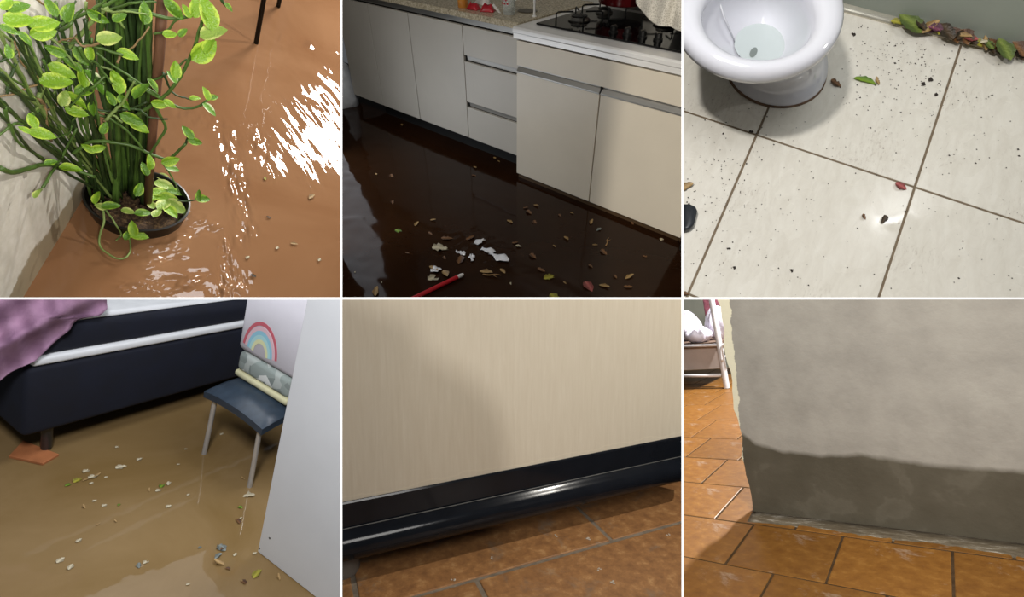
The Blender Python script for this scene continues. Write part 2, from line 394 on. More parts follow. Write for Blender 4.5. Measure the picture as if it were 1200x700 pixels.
def packet(px, py, L, Wd, H, ang, m, label):
    p = at_top(px, py); a = math.radians(ang); P = []
    for i in range(9):
        row = []
        for jx in range(7):
            u = i / 8 * 2 - 1; v = jx / 6 * 2 - 1; x = u * L / 2; y = v * Wd / 2
            z = H * max(0, (1 - u ** 4)) * max(0, (1 - v * v)) * (.7 + .6 * rnd.random()) + .003
            row.append(Vector((p.x + x * math.cos(a) - y * math.sin(a), p.y + .02 + x * math.sin(a) + y * math.cos(a), .808 + z)))
        P.append(row)
    single(K, 'food_packet', MB().sheet(P, (0, 0, -.003)), m, (p.x, p.y + .02, .808), label, 'packet', smooth=True)
packet(552, 11.5, .075, .05, .028, 8, m_pkr, 'crumpled red food packet lying beside the orange spice jar')
packet(563, 5, .09, .06, .04, -12, m_pkw, 'crumpled white food packet behind the red packets')
packet(568.5, 14, .075, .05, .028, 25, m_pkr, 'crumpled red food packet leaning towards the printed glass')
m_red2 = mat('red_pen', 'c4323a', .3)
pz = at_top(580, 15); b = MB().tube([pz + Vector((-.01, .0, .035)), pz + Vector((.035, -.01, .012))], .006, 8); b.tube([pz + Vector((.035, -.01, .012)), pz + Vector((.05, -.013, .006))], .004, 8); single(K, 'marker_pen', b, m_pkw, tuple(pz), 'thin white marker lying across a red packet', 'pen', smooth=True, autosmooth=40)
p = at_top(592, 18); gl = root(K, 'drinking_glass', (p.x, p.y + .03, .808), 'clear drinking glass with red printed dots on the granite worktop', 'glass')
m_gl = NT('clear_glass').set((.92, .95, .93, 1), .05, 0, .5, Transmission_Weight=.75, IOR=1.2)
part(K, 'body', MB().lathe([(.030, .809), (.034, .83), (.036, .91), (.034, .91), (.032, .835), (.028, .818)], (p.x, p.y + .03, 0), 24, cap1=True), m_gl, gl, smooth=True, autosmooth=40)
for k in range(9):
    a = -math.pi * .9 + k * .22; z = .862 + .016 * (k % 2)
    c = Vector((p.x + .0362 * math.cos(a), p.y + .03 + .0362 * math.sin(a), z)); n_ = Vector((math.cos(a), math.sin(a), 0))
    part(K, 'printed_dot', MB().tube([c, c + n_ * .0008], .005, 8), m_pkr, gl)
p = at_top(626, 19.5); b = MB().lathe([(.012, .808), (.012, .812), (.006, .815), (.006, 1.05)], (p.x, p.y, 0), 12); single(K, 'towel_pole', b, m_steel, (p.x, p.y, .808), 'slim chrome pole standing on the granite beside the steel counter', 'pole', smooth=True, autosmooth=40)
p = at_top(618, 13); b = MB().lathe([(.05, .8085), (.052, .811), (.04, .812), (.015, .810)], (p.x, p.y, 0), 24); single(K, 'sink_drain', b, mat('dark_drain', '5c564a', .3, metal=.6), (p.x, p.y, .808), 'round dull metal drain plate on the granite worktop', 'drain', smooth=True, autosmooth=40)
# white sack at the cabinet's far end
P = []
c0 = K.fl(398, 112)
for i in range(13):
    a = 2 * math.pi * i / 12; P.append(a)
b = MB(); rings = []
for z, r in ((-.05, .10), (.0, .13), (.06, .145), (.14, .135), (.22, .12), (.28, .09), (.31, .04)):
    rings.append([Vector((-3.62 + r * 1.0 * math.cos(a) * (1 + .08 * math.sin(5 * a + z * 30)), 2.12 + r * .9 * math.sin(a) * (1 + .1 * math.sin(4 * a + z * 40)), z)) for a in [2 * math.pi * k / 28 for k in range(28)]])
b.loft(rings); single(K, 'white_sack', b, mat('white_sackcloth', 'd7dbe0', .7, var=.08, vscale=15, bump=.4, bscale=12, bdist=.02), (-3.62, 2.12, 0), 'crumpled white sack standing in the water past the end of the grey cabinet', 'sack', smooth=True)
# back wall and dark appliance edge
b = MB().box((-3.9, 2.76, -.1), (.2, 2.86, 1.9)); single(K, 'wall_back', b, mat('kitchen_wall_paint', 'b8b6ae', .7, var=.04), (-1.8, 2.76, 0), kind='structure')
b = MB().box((-.74, 2.02, -.1), (-.30, 2.66, .86)); fr = single(K, 'refrigerator', b, mat('dark_appliance', '1d1c1b', .4, var=.1), (-.5, 2.3, 0), 'dark appliance side panel standing past the cream cabinet', 'appliance', bevel=.008)

# flood water
def kw(X, Y, PX, PY):
    z = .0012 * fbm(X * 5, Y * 9, 3) + .0006 * fbm(X * 16, Y * 22, 9)
    c = K.fl(560, 292); d = ((X - c.x) / .18) ** 2 + ((Y - c.y) / .12) ** 2
    z = z + .006 * np.exp(-d) * fbm(X * 40, Y * 40, 21)
    lft = np.clip((470 - PX) / 60, 0, 1); z = z + lft * .0016 * np.sin(Y * 22 + 3 * fbm(X * 4, Y * 4, 5) * 4)
    return z
def muddy(name, c, rough=.04, spec=.5, var=.25, sc=2.5, c2=None):
    t = NT(name); v = t.co(); n = t.noise(v, sc, 5, .6, .6); c = lin(c); c2 = lin(c2) if c2 else tuple(x * (1 - var) for x in c[:3])
    col = t.ramp(n, [(.3, c2), (.7, c)]); return t.set(col, rough, 0, spec, IOR=1.33)
water(K, 396, 803, -5, 352, 2.0, kw, muddy('dark_flood_water', '2c190c', .085, .28, .35), 'dark brown flood water covering the kitchen floor', far=2.75)

# floating litter
def leafmat(name, c, c2, rough=.45):
    t = NT(name); v = t.co(); s_ = t.sep(v); ax = t.math('ABSOLUTE', s_[0]); n = t.noise(v, 4, 3)
    f = t.math('ADD', t.math('MULTIPLY', ax, 3.2), t.math('MULTIPLY', n, .5)); col = t.ramp(f, [(.25, lin(c)), (.75, lin(c2))])
    t.set(col, rough, 0, .4); t.bump(t.noise(v, 9, 3), .3, .02); return t.m
LM = {'brown': leaf_mesh('brown_leaf', .5, .3, .1, wild=.45, seed=2, m=leafmat('dry_brown_leaf', '7a5634', '4b3220')),
      'tan': leaf_mesh('tan_leaf', .4, .3, -.1, wild=.4, seed=3, m=leafmat('tan_leaf', 'a98c5e', '7d6238')),
      'yellow': leaf_mesh('yellow_leaf', .5, .2, .1, wild=.35, seed=4, m=leafmat('yellow_green_leaf', 'a9a23c', '7f7a2a')),
      'pale': leaf_mesh('pale_leaf', .6, .3, .1, wild=.6, seed=5, m=leafmat('pale_leaf', 'cbc2a6', '9c927a')),
      'red': leaf_mesh('reddish_leaf', .62, .2, .1, wild=.3, seed=6, m=leafmat('reddish_leaf', 'b0605c', '7c3a38')),
      'green': leaf_mesh('green_leaf', .52, .2, .15, wild=.3, seed=7, m=leafmat('green_leaf', '7d9a30', '4d6a22')),
      'grey': leaf_mesh('grey_scrap', .55, .2, .1, wild=.6, seed=8, m=leafmat('grey_scrap', '7f8682', '5c615c'))}
def twig_mesh(name, m):
    b = MB().tube([(0, 0, 0), (.05, .35, .02), (-.03, .7, .01), (.04, 1, .03)], [.05, .045, .04, .02], 6); b.tube([(-.0, .55, .01), (.2, .8, .02)], [.03, .015], 5)
    me = b.mesh(name, smooth=True); me.materials.append(m); return me
def where(x, y, marks):
    return min(marks, key=lambda m: (m[0] - x) ** 2 + (m[1] - y) ** 2)[2]
LM['twig'] = twig_mesh('twig', mat('twig_bark', '8a6a42', .7, var=.2))
KLAB = {'brown': 'curled dry brown leaf floating', 'tan': 'narrow tan leaf floating', 'yellow': 'yellowish leaf floating', 'pale': 'pale crumpled leaf floating',
        'red': 'reddish pink leaf floating', 'green': 'bright yellow-green leaf floating', 'grey': 'pale grey scrap floating', 'twig': 'small forked twig floating'}
KM = [(515, 335, 'beside the red pen'), (575, 300, 'around the white plastic film'), (640, 250, 'below the first cream cabinet door'), (720, 285, 'below the second cream cabinet door'), (690, 335, 'on open water far from the cream doors'),
      (560, 190, 'along the foot of the grey drawers'), (460, 150, 'along the foot of the grey doors'), (470, 235, 'on open water before the grey doors'), (490, 275, 'between the grey doors and the red pen')]
KF = [('green', 463, 269, 14, 40), ('tan', 486, 265, 13, 150), ('tan', 504, 258, 9, 70), ('brown', 502, 272, 9, 30), ('pale', 506, 290, 24, 70), ('brown', 517, 279, 16, 75),
      ('brown', 546, 281, 15, 120), ('brown', 537, 309, 18, 160), ('tan', 519, 317, 20, 10), ('pale', 501, 328, 22, 110), ('tan', 503, 312, 18, 30), ('twig', 566, 322, 24, 65), ('tan', 562, 318, 18, 60),
      ('brown', 618, 246, 14, 10), ('tan', 625, 240, 10, 40), ('brown', 613, 244, 8, 100), ('tan', 594, 258, 12, 30), ('brown', 626, 258, 12, 0), ('brown', 622, 297, 14, 15), ('tan', 661, 277, 12, 10),
      ('tan', 692, 263, 12, 145), ('grey', 704, 267, 10, -60), ('twig', 710, 288, 22, 150), ('tan', 694, 287, 8, 70), ('brown', 705, 292, 14, 10), ('yellow', 637, 327, 18, 100), ('brown', 630, 314, 12, 40), ('yellow', 645, 344, 20, 10),
      ('red', 686, 330, 20, 5), ('tan', 702, 334, 14, 50), ('tan', 733, 327, 14, 110), ('brown', 731, 336, 12, 80), ('brown', 720, 322, 8, 0), ('pale', 774, 282, 8, 140), ('brown', 740, 260, 8, 0),
      ('tan', 578, 184, 10, 15), ('tan', 555, 195, 11, 12), ('tan', 583, 188, 8, 12), ('tan', 470, 145, 12, 5), ('brown', 458, 204, 14, 10), ('brown', 460, 235, 10, 0), ('tan', 440, 203, 8, 10), ('brown', 553, 205, 8, 60),
      ('brown', 475, 296, 6, 60), ('tan', 440, 347, 18, 170), ('brown', 600, 285, 9, 100), ('pale', 604, 288, 9, 60), ('tan', 586, 315, 12, 20), ('brown', 655, 251, 8, 10), ('tan', 668, 249, 7, 30),
      ('pale', 416, 318, 3, 0), ('pale', 447, 330, 3, 0), ('pale', 598, 331, 4, 0), ('tan', 660, 330, 6, 20), ('brown', 690, 310, 8, 20), ('brown', 753, 300, 9, 70), ('tan', 648, 287, 7, 10), ('brown', 520, 300, 8, 10)]
for k, x, y, L, a in KF:
    floater(K, 'floating_twig' if k == 'twig' else 'floating_leaf', LM[k], x, y, L / 285., a - 35, KLAB[k] + ' ' + where(x, y, KM), 'twig' if k == 'twig' else 'leaf', 'litter floating in the kitchen')
# white torn plastic film
m_film = NT('wet_white_plastic').set(lin('e8eaf0'), .12, 0, .6)
for x, y, L, Wd, a, lab in ((572, 294, .075, .04, 15, 'torn white plastic film floating beside a larger film sheet'), (585, 302, .11, .045, 5, 'largest torn sheet of wet white plastic film on the water'), (562, 284, .06, .03, 80, 'narrow upright sliver of white plastic film on the water'), (553, 303, .05, .025, 140, 'small white plastic shred between the leaves and the film'), (511, 317, .05, .035, 60, 'white plastic film beside the pale leaf above the red pen'), (540, 297, .05, .02, 20, 'tiny white plastic shred next to a curled brown leaf')):
    p = K.fl(x, y, .004); P = []; a = math.radians(a)
    for i in range(8):
        row = []
        for jx in range(6):
            u = i / 7 - .5; v = (jx / 5 - .5) * (1 - .9 * abs(u)) ; u2 = u * L; v2 = v * Wd * (1 + .5 * math.sin(7 * u + x))
            row.append(Vector((p.x + u2 * math.cos(a) - v2 * math.sin(a), p.y + u2 * math.sin(a) + v2 * math.cos(a), .004 + .012 * rnd.random())))
        P.append(row)
    single(K, 'plastic_scrap', MB().sheet(P, (0, 0, -.002)), m_film, tuple(p), lab, 'plastic', 'torn plastic film in the kitchen', smooth=True)
# red pen
A_ = K.fl(484, 350, .008); B_ = K.fl(536, 325, .012); dv = (B_ - A_)
pen = root(K, 'ballpoint_pen', tuple(A_), 'red ballpoint pen with silver tip floating on the water', 'pen')
part(K, 'barrel', MB().tube([A_ - dv * .3, B_], .010, 12), mat('red_plastic', 'b02028', .25), pen, smooth=True, autosmooth=40)
part(K, 'tip', MB().tube([B_, B_ + dv * .08, B_ + dv * .14], [.009, .009, .006], 12), m_steel, pen, smooth=True, autosmooth=40)

# unseen slab added behind the viewer that keeps the ceiling lamp off the far cabinet, and the lamps
b = MB().box((.2, -.97, -.1), (1.04, -.92, 2.3)); o = single(K, 'wall_blocker', b, mat('blocker_paint', 'b9b6ae', .7), (.6, -.95, 0), kind='structure'); o['off_view'] = 1
K.lamp('AREA', (2.0, -2.2, 2.3), (-.9, 2.1, .4), 150, .05, (1, .93, .82))
K.lamp('AREA', (-2.5, .3, 2.3), (-3.1, 2.1, .4), 6, .5, (1, .97, .93))
K.lamp('AREA', (-.8, .1, 2.5), (-1.5, 2, 0), 18, .6, (1, .95, .88))
def _kp(y, z, px=401.5):          # a point of the side wall: frame height y, depth z
    return Vector(((px - 600) / F * z, (y - 350) / F * z, z))
_a, _b, _c = _kp(340, 2.2), _kp(196, 3.05), _kp(170, 2.35)
K.pane(_a, _b - _a, _c - _a, 4.0, (.88, .93, 1))
# ================================================================== BATHROOM
B = BATH
def bath_tile():
    t = NT('cream_floor_tile'); v = t.co((1, 1, 1)); oi = t.n('ShaderNodeObjectInfo')
    st = t.co((3.5, 1.2, 1)); n = t.noise(st, 9, 6, .7, .5); base = t.ramp(n, [(.25, lin('cbc5b8')), (.55, lin('d6d1c5')), (.8, lin('dedacf'))])
    big = t.noise(v, 2.6, 5, .6, .8); smudge = t.ramp(big, [(.50, (0, 0, 0, 1)), (.72, (1, 1, 1, 1))])
    fine = t.noise(t.co((4, 1.3, 1)), 34, 5, .75, .5); hair = t.ramp(fine, [(.52, (0, 0, 0, 1)), (.68, (1, 1, 1, 1))])
    k = t.mix(1.0, smudge, hair, 'MULTIPLY'); col = t.mix(t.math('MULTIPLY', k, .62), base, lin('7a6350'))
    t.set(col, .14, 0, .5); wet = t.noise(v, 5, 3, .5, .5)
    t.l(t.ramp(wet, [(.45, (.30,) * 3), (.6, (.07,) * 3)]), t.b.inputs['Roughness'])
    t.bump(t.noise(v, 7, 4, .6), .12, .004); return t.m
m_btile = bath_tile(); m_grout = mat('brown_grout', '6f604c', .8, var=.2, vscale=40)
bf = root(B, 'floor', (.3, 1.2, 0), None, None, kind='structure')
part(B, 'grout_bed', MB().box((-.5, 0, -.03), (1.6, 1.84, -.0015)), m_grout, bf)
XS = [-.864, -.376, .112, .600, 1.088, 1.576]; YS = [.01, .62, 1.23, 1.84]
tm = MB().box((-.2405, -.3015, -.012), (.2405, .3015, 0)).mesh('tile', bevel=.0015); tm.materials.append(m_btile)
for i in range(5):
    for j in range(3):
        put(B, 'tile', tm, None, bf, mtx=Matrix.Translation(Vector(((XS[i] + XS[i + 1]) / 2 - .3, (YS[j] + YS[j + 1]) / 2 - 1.2, 0))))
b = MB().box((-.6, 1.845, -.03), (1.6, 1.945, 1.2)); single(B, 'wall_back', b, mat('grey_green_wall_paint', '868c82', .5, var=.05, vscale=4, bump=.05, bscale=40), (.4, 1.845, 0), kind='structure')
b = MB().prism([(-.5, 1.845, 0), (-.5, 1.825, 0), (-.5, 1.823, .006), (-.5, 1.828, .014), (-.5, 1.845, .018)], (2.0, 0, 0)); single(B, 'trim_1', b, mat('metal_edge_profile', 'c9c4b4', .25, metal=.7, var=.1), (.4, 1.83, 0), kind='structure', smooth=True, autosmooth=50)

# toilet
m_por = NT('white_porcelain').set(lin('d4d4da'), .10, 0, .55, Coat_Weight=.4)
TO = root(B, 'toilet', (.06, 1.5, 0), 'white ceramic toilet bowl with raised rim on cream tiles', 'toilet')
def egg(cx, cy, rx, ry, z, n=56, back=0., tilt=0):
    out = []
    for k in range(n):
        a = 2 * math.pi * k / n; x, y = math.cos(a), math.sin(a)
        out.append(Vector((cx + rx * x, cy + ry * y * (1 + back * max(0, y)), z + tilt * y)))
    return out
cx, cy = -.041, 1.290
outer = [egg(.085, 1.50, .160, .150, 0, back=.5), egg(.085, 1.50, .158, .148, .02, back=.5), egg(.082, 1.50, .142, .135, .03, back=.5), egg(.075, 1.485, .120, .118, .08, back=.4), egg(.06, 1.45, .112, .115, .14, back=.35),
         egg(.035, 1.39, .125, .135, .20, back=.3), egg(.005, 1.345, .160, .162, .27, back=.25), egg(-.022, 1.31, .186, .186, .32, back=.22), egg(cx, cy, .200, .202, .345, back=.2),
         egg(cx, cy, .211, .214, .352, back=.2), egg(cx, cy, .216, .218, .366, back=.2), egg(cx, cy, .214, .216, .384, back=.2), egg(cx, cy, .205, .207, .395, back=.2), egg(cx + .002, cy - .012, .186, .186, .400, back=.2),
         egg(cx + .005, cy - .02, .164, .166, .399, back=.2), egg(cx + .008, cy - .024, .149, .150, .393, back=.2), egg(cx + .009, cy - .024, .142, .145, .380, back=.2), egg(cx + .009, cy - .024, .143, .147, .355, back=.2)]
part(B, 'bowl_body', MB().loft(outer, True, False), m_por, TO, smooth=True, autosmooth=60)
inner = [egg(cx + .009, cy - .024, .143, .147, .356, back=.2), egg(cx + .010, cy - .01, .138, .143, .33, back=.2), egg(cx + .02, cy + .04, .118, .125, .27, back=.2), egg(cx + .035, cy + .07, .085, .09, .22, back=.1), egg(cx + .045, cy + .09, .060, .062, .185), egg(cx + .048, cy + .10, .03, .03, .165)]
part(B, 'basin', MB().loft(inner, False, True), m_por, TO, smooth=True, autosmooth=60)
part(B, 'bowl_water', MB().loft([egg(cx + .042, cy + .085, .074, .078, .2055), egg(cx + .042, cy + .085, .001, .001, .206)], False, True), NT('bowl_water_surface').set(lin('d2dbd9'), .03, 0, .5, Transmission_Weight=.35, IOR=1.33), TO)
part(B, 'outlet', MB().loft([egg(cx + .035, cy + .045, .010, .020, .2068), egg(cx + .035, cy + .045, .001, .001, .2069)], False, True), mat('dark_outlet', '707874', .3), TO)
part(B, 'flush_seam', MB().tube([Vector((cx - .135, cy + .075, .352)), Vector((cx - .085, cy + .07, .275)), Vector((cx - .03, cy + .06, .212))], [.0025, .003, .002], 6), mat('seam_white', 'd4d4d8', .2), TO, smooth=True)
part(B, 'dirt_ring', MB().loft([egg(.085, 1.50, .1645, .1545, .0005, back=.5), egg(.085, 1.50, .163, .153, .006, back=.5), egg(.085, 1.50, .156, .146, .007, back=.5)], False, False), mat('brown_sealant', '6d5440', .8, var=.35, vscale=50), TO, smooth=True)
a = B.fl(867, 97, .045); part(B, 'fixing_bolt', MB().lathe([(.011, .0), (.011, .006), (.006, .010)], (a.x, a.y + .03, .034), 14), mat('grey_bolt', '6c6a66', .4, metal=.8), TO, smooth=True, autosmooth=40)
o = part(B, 'rear_deck', MB().box((cx - .13, 1.56, .20), (cx + .06, 1.80, .36)), m_por, TO, smooth=True, bevel=.03, seg=4)
o = part(B, 'pedestal_rear', MB().box((-.01, 1.60, 0), (.14, 1.82, .22)), m_por, TO, smooth=True, bevel=.04, seg=4)
# black box corner
c = B.fl(800, 262); b = MB().prism([B.fl(x, y) for x, y in ((780, 244), (806, 244), (813, 247), (815, 252), (811, 268), (806, 273), (780, 275))], (0, 0, .03)); single(B, 'black_slipper', b, mat('black_rubber', '22262a', .45, var=.15), tuple(c), 'rounded tip of a black rubber slipper on the tiles', 'slipper', bevel=.006, seg=3, smooth=True, autosmooth=50)
# leaves
BM = {k: LM[k] for k in LM}
BM['dark'] = leaf_mesh('dark_leaf', .5, .3, .15, wild=.5, seed=12, m=leafmat('dark_wet_leaf', '4a3a28', '2c2418'))
BM['olive'] = leaf_mesh('olive_leaf', .55, .2, .15, wild=.3, seed=13, m=leafmat('olive_leaf', '72803a', '4c5a2c'))
BM['purple'] = leaf_mesh('purple_leaf', .6, .4, .2, wild=.5, seed=14, m=leafmat('purple_leaf', '7c4458', '4c2a38'))
BM['narrow'] = leaf_mesh('narrow_green_leaf', .3, .3, .1, wild=.3, seed=21, m=LM['green'].materials[0])
BL = {'dark': 'dark wet leaf', 'olive': 'olive green leaf', 'purple': 'purplish wilted leaf', 'brown': 'dry brown leaf', 'tan': 'pale tan leaf', 'yellow': 'yellow-green leaf', 'green': 'fresh green leaf', 'red': 'reddish leaf', 'pale': 'whitish leaf scrap'}
pile = [('yellow', 1049, 26, 14, 20), ('olive', 1068, 30, 34, 175), ('dark', 1080, 22, 18, 160), ('brown', 1074, 21, 16, 10), ('tan', 1084, 38, 22, 85), ('purple', 1093, 32, 16, 20), ('purple', 1091, 28, 14, 60), ('yellow', 1102, 30, 10, 100), ('dark', 1108, 35, 26, 160), ('brown', 1115, 40, 24, 165),
        ('brown', 1127, 46, 22, 150), ('tan', 1124, 44, 14, 20), ('yellow', 1141, 45, 18, 10), ('dark', 1138, 42, 18, 165), ('red', 1131, 50, 14, 30), ('tan', 1152, 52, 18, 140), ('olive', 1158, 48, 16, 165), ('pale', 1148, 50, 8, 60), ('brown', 1165, 56, 28, 160), ('brown', 1172, 58, 20, 20),
        ('olive', 1172, 66, 30, 150), ('dark', 1178, 54, 18, 150), ('tan', 1180, 56, 14, 30), ('brown', 1190, 60, 22, 165), ('dark', 1194, 63, 18, 150), ('pale', 1176, 51, 6, 40), ('dark', 1120, 47, 16, 100), ('dark', 1160, 61, 14, 150)]
for i, (k, x, y, L, a) in enumerate(pile):
    p = B.fl(x, y, .012); p.y = min(p.y, 1.815)
    if 'y' and p.y > 1.76: z = .022
    else: z = .006
    t_ = rnd.uniform(.1, .35); an = math.radians(a - 25)
    m = frame((math.cos(an), math.sin(an), .15 if z > .01 else .03), (rnd.uniform(-.3, .3), -t_ if z > .01 else -.05, 1), (0, 0, 0), L / 330.)
    o = put(B, 'fallen_leaf', BM[k], None, None, (p.x - .5 * L / 400. * math.cos(an), p.y - .5 * L / 400. * math.sin(an), z + .006 * (i % 3)), BL[k] + ' ' + where(x, y, ((1072, 28, 'at the thin end of the wall litter towards the toilet'), (1095, 34, 'among purplish leaves in the wall litter'), (1125, 44, 'in the wall litter where a tile joint meets the wall'), (1152, 50, 'in the wall litter just past the tile joint'), (1182, 60, 'in the thick end of the wall litter'))), 'leaf', 'leaves heaped along the bathroom wall', mtx=m)
for k, x, y, L, a, lab in (('narrow', 1014, 95, 26, 28, 'narrow green leaf lying alone on the tiles beside the toilet'), ('tan', 1028, 95, 11, 150, 'small tan leaf touching the tip of the green leaf'), ('brown', 980, 97, 14, 0, 'dry brown leaf in the shadow of the toilet'), ('red', 1056, 218, 13, 10, 'reddish brown leaf beside the crossing of tile joints'),
                        ('dark', 1036, 257, 11, -70, 'black shrivelled leaf scrap near the bright reflection'), ('brown', 1013, 254, 7, -30, 'tiny reddish brown leaf scrap near the bright reflection'), ('tan', 803, 220, 20, 75, 'crumpled tan leaf above the black slipper'), ('brown', 802, 343, 9, 30, 'brown leaf scrap at the end of a tile joint')):
    an = math.radians(a - 25); p = B.fl(x, y, .005)
    put(B, 'fallen_leaf', BM[k], None, None, (p.x - .5 * L / 340. * math.cos(an), p.y - .5 * L / 340. * math.sin(an), p.z), lab, 'leaf', mtx=frame((math.cos(an), math.sin(an), .05), (rnd.uniform(-.1, .1), 0, 1), (0, 0, 0), L / 340.))
# crumbs of soil
m_soil = mat('dark_soil_crumb', '2a221c', .8, var=.3)
def crumb(b, p, s):
    vs = [p + Vector((rnd.uniform(.6, 1.3) * s * dx, rnd.uniform(.6, 1.3) * s * dy, max(.0006, s * dz * .6))) for dx, dy, dz in ((1, 0, .3), (0, 1, .3), (-1, 0, .3), (0, -1, .3), (0, 0, 1.2), (0, 0, 0))]
    b.add(vs, [(0, 1, 4), (1, 2, 4), (2, 3, 4), (3, 0, 4), (1, 0, 5), (2, 1, 5), (3, 2, 5), (0, 3, 5)])
for x, y, s in ((1090, 94, 3.2), (1082, 99, 2.6), (1096, 111, 2.4), (1000, 40, 2.6), (880, 154, 2.4), (808, 241, 2.2), (860, 314, 2.2), (927, 317, 1.8), (855, 291, 1.6)):
    b = MB(); p = B.fl(x, y, .001)
    for _ in range(3): crumb(b, p + Vector((rnd.uniform(-.004, .004), rnd.uniform(-.004, .004), 0)), s / 420)
    single(B, 'soil_clod', b, m_soil, tuple(p), 'small dark clod of soil ' + where(x, y, ((1095, 100, 'on the tile before the leaf litter'), (1000, 40, 'behind the toilet rim near the wall'), (880, 154, 'on the tile joint in the toilet shadow'), (808, 241, 'above the black slipper'), (880, 310, 'on the tile beyond the black slipper'))), 'soil', 'soil clods on the bathroom tiles')
b = MB()
for _ in range(900):
    u = rnd.random()
    if u < .45: x, y = rnd.gauss(1060, 55), rnd.gauss(75, 40)
    elif u < .7: x, y = rnd.gauss(850, 40), rnd.gauss(215, 60)
    else: x, y = rnd.uniform(802, 1197), rnd.uniform(40, 347)
    p = B.fl(x, y, .001)
    if p.y > 1.80 or (p.x < .28 and 1.34 < p.y): continue
    crumb(b, p, abs(rnd.gauss(.0012, .0008)) + .0004)
single(B, 'dirt_specks', b, m_soil, (.3, 1.2, 0), 'fine dark specks of dirt scattered over the cream tiles', 'dirt', kind='stuff')
B.lamp('AREA', (-.64, .25, 2.4), (.1, 1.3, 0), 46, .14, (1, .975, .94))
B.lamp('AREA', (-.2, .7, 2.6), (.2, 1.2, 0), 27, 1.2, (.95, .97, 1))
B.lamp('AREA', (.86, 1.72, .80), (.55, 1.16, 0), 1.2, .04, (1, 1, 1))
# ================================================================== PATIO WITH POTTED PLANT
A = PATIO
wx = A.fl(27, 349).x                               # wall face
wy1 = A.fl(112, 207).y
def wet_wall():
    t = NT('white_wall_with_wet_edge'); v = t.co(); s_ = t.sep(v); n = t.noise(v, 7, 5, .65)
    n2 = t.noise(v, 30, 4); base = t.ramp(n2, [(.3, lin('dcd8cb')), (.7, lin('eeebe2'))])
    hz = t.math('ADD', s_[2], t.math('MULTIPLY', t.math('SUBTRACT', n, .5), -.16))
    wet = t.ramp(hz, [(.085, (1,) * 3), (.095, (0,) * 3)])
    col = t.mix(wet, base, lin('a2957c')); t.set(col, .6, 0, .4); t.bump(t.noise(v, 45, 5), .25, .004); return t.m
b = MB().box((wx - .12, A.fl(20, 420).y - .8, -.15), (wx, wy1, 2.2)); single(A, 'wall_left', b, wet_wall(), (wx, wy1, 0), kind='structure', bevel=.004)
pc = A.fl(163, 233, .055)
m_pot = mat('black_plastic_pot', '15130f', .35, var=.3, vscale=20)
PL = root(A, 'potted_shrub', (pc.x, pc.y, 0), 'tall green stemmed shrub with a wooden stake in a black pot', 'plant')
r0 = .148
part(A, 'pot', MB().lathe([(.115, -.16), (r0 - .008, .0), (r0, .045), (r0 + .006, .048), (r0 + .007, .056), (r0 + .001, .058), (r0 - .006, .05), (r0 - .012, .0), (r0 - .02, -.02)], (pc.x, pc.y, 0), 44, cap1=False), m_pot, PL, smooth=True, autosmooth=50)
def soilm():
    t = NT('potting_soil'); v = t.co(); n = t.noise(v, 60, 6, .75); c = t.ramp(n, [(.3, lin('1c130c')), (.5, lin('4a3522')), (.62, lin('7d6240')), (.75, lin('b59a6c'))]); t.set(c, .9); t.bump(n, 1, .02); return t.m
P = []
for i in range(15):
    r = (r0 - .012) * i / 14
    P.append([Vector((pc.x + r * math.cos(a), pc.y + r * math.sin(a), .022 + .012 * math.sin(7 * a + r * 40) * (1 if i else 0) + rnd.uniform(0, .008))) for a in [2 * math.pi * k / 28 for k in range(29)]])
part(A, 'soil', MB().grid(P), soilm(), PL, smooth=True)
nh = Vector((A.C.x - pc.x, A.C.y - pc.y, 0)).normalized()
def T(x, y, off=0.0):
    p = A.pl(x, y, Vector((pc.x, pc.y, 0)) + nh * off, nh)
    if p.x < wx + .02 and p.y < wy1 + .08: p = A.on(x, y, 0, wx + .02)
    return p
def S(x, y): return A.fl(x, y, .03)
m_st = [mat('dark_green_stem', '2f4420', .45, var=.3, vscale=25), mat('green_stem', '4c6a2c', .45, var=.3, vscale=25), mat('pale_green_stem', '7c9350', .5, var=.25, vscale=25), mat('dry_stem', '8d7450', .7, var=.25, vscale=25)]
m_stake = mat('brown_wooden_stake', '6d4a34', .65, var=.25, vscale=12, stretch=(4, 4, .6), bump=.3, bscale=30)
def stem(pts, r, m, n=7, zig=0.0, taper=.6, name='stem'):
    q = spline(pts, 6)
    if zig:
        q = [p + Vector((rnd.uniform(-zig, zig), rnd.uniform(-zig, zig), rnd.uniform(-zig, zig))) if 0 < i < len(q) - 1 else p for i, p in enumerate(q)]
    q = [Vector((max(p.x, wx + .004 + r * 1.1), p.y, p.z)) if p.y < wy1 + .12 else p for p in q]
    N = len(q); part(A, name, MB().tube(q, [r * (1 - (1 - taper) * i / (N - 1)) for i in range(N)], n), m, PL, smooth=True)
# stakes
part(A, 'stake', MB().tube([S(173, 240), T(179, 150, .03), T(186, 70, .03), T(193, -30, .03)], [.0125, .0125, .013, .013], 10), m_stake, PL, smooth=True)
part(A, 'stake', MB().tube([S(163, 226), T(163, 150, -.03), T(160, 60, -.03)], .008, 8), m_stake, PL, smooth=True)
R_ = random.Random(11)
# upright bundle
for i in range(34):
    bx = R_.uniform(134, 176); by = R_.uniform(216, 240); tx = bx + R_.uniform(-22, 12) + (bx - 155) * .5; off = R_.uniform(-.10, .05)
    pts = [S(bx, by)]
    for f_ in (.3, .6, .85, 1.0):
        pts.append(T(bx + (tx - bx) * f_ + R_.uniform(-4, 4), by + (-22 - by) * f_, off * f_ * 1.2))
    stem(pts, R_.uniform(.0055, .0095), m_st[R_.choice((0, 0, 0, 1, 1))], zig=.0012, taper=.85)
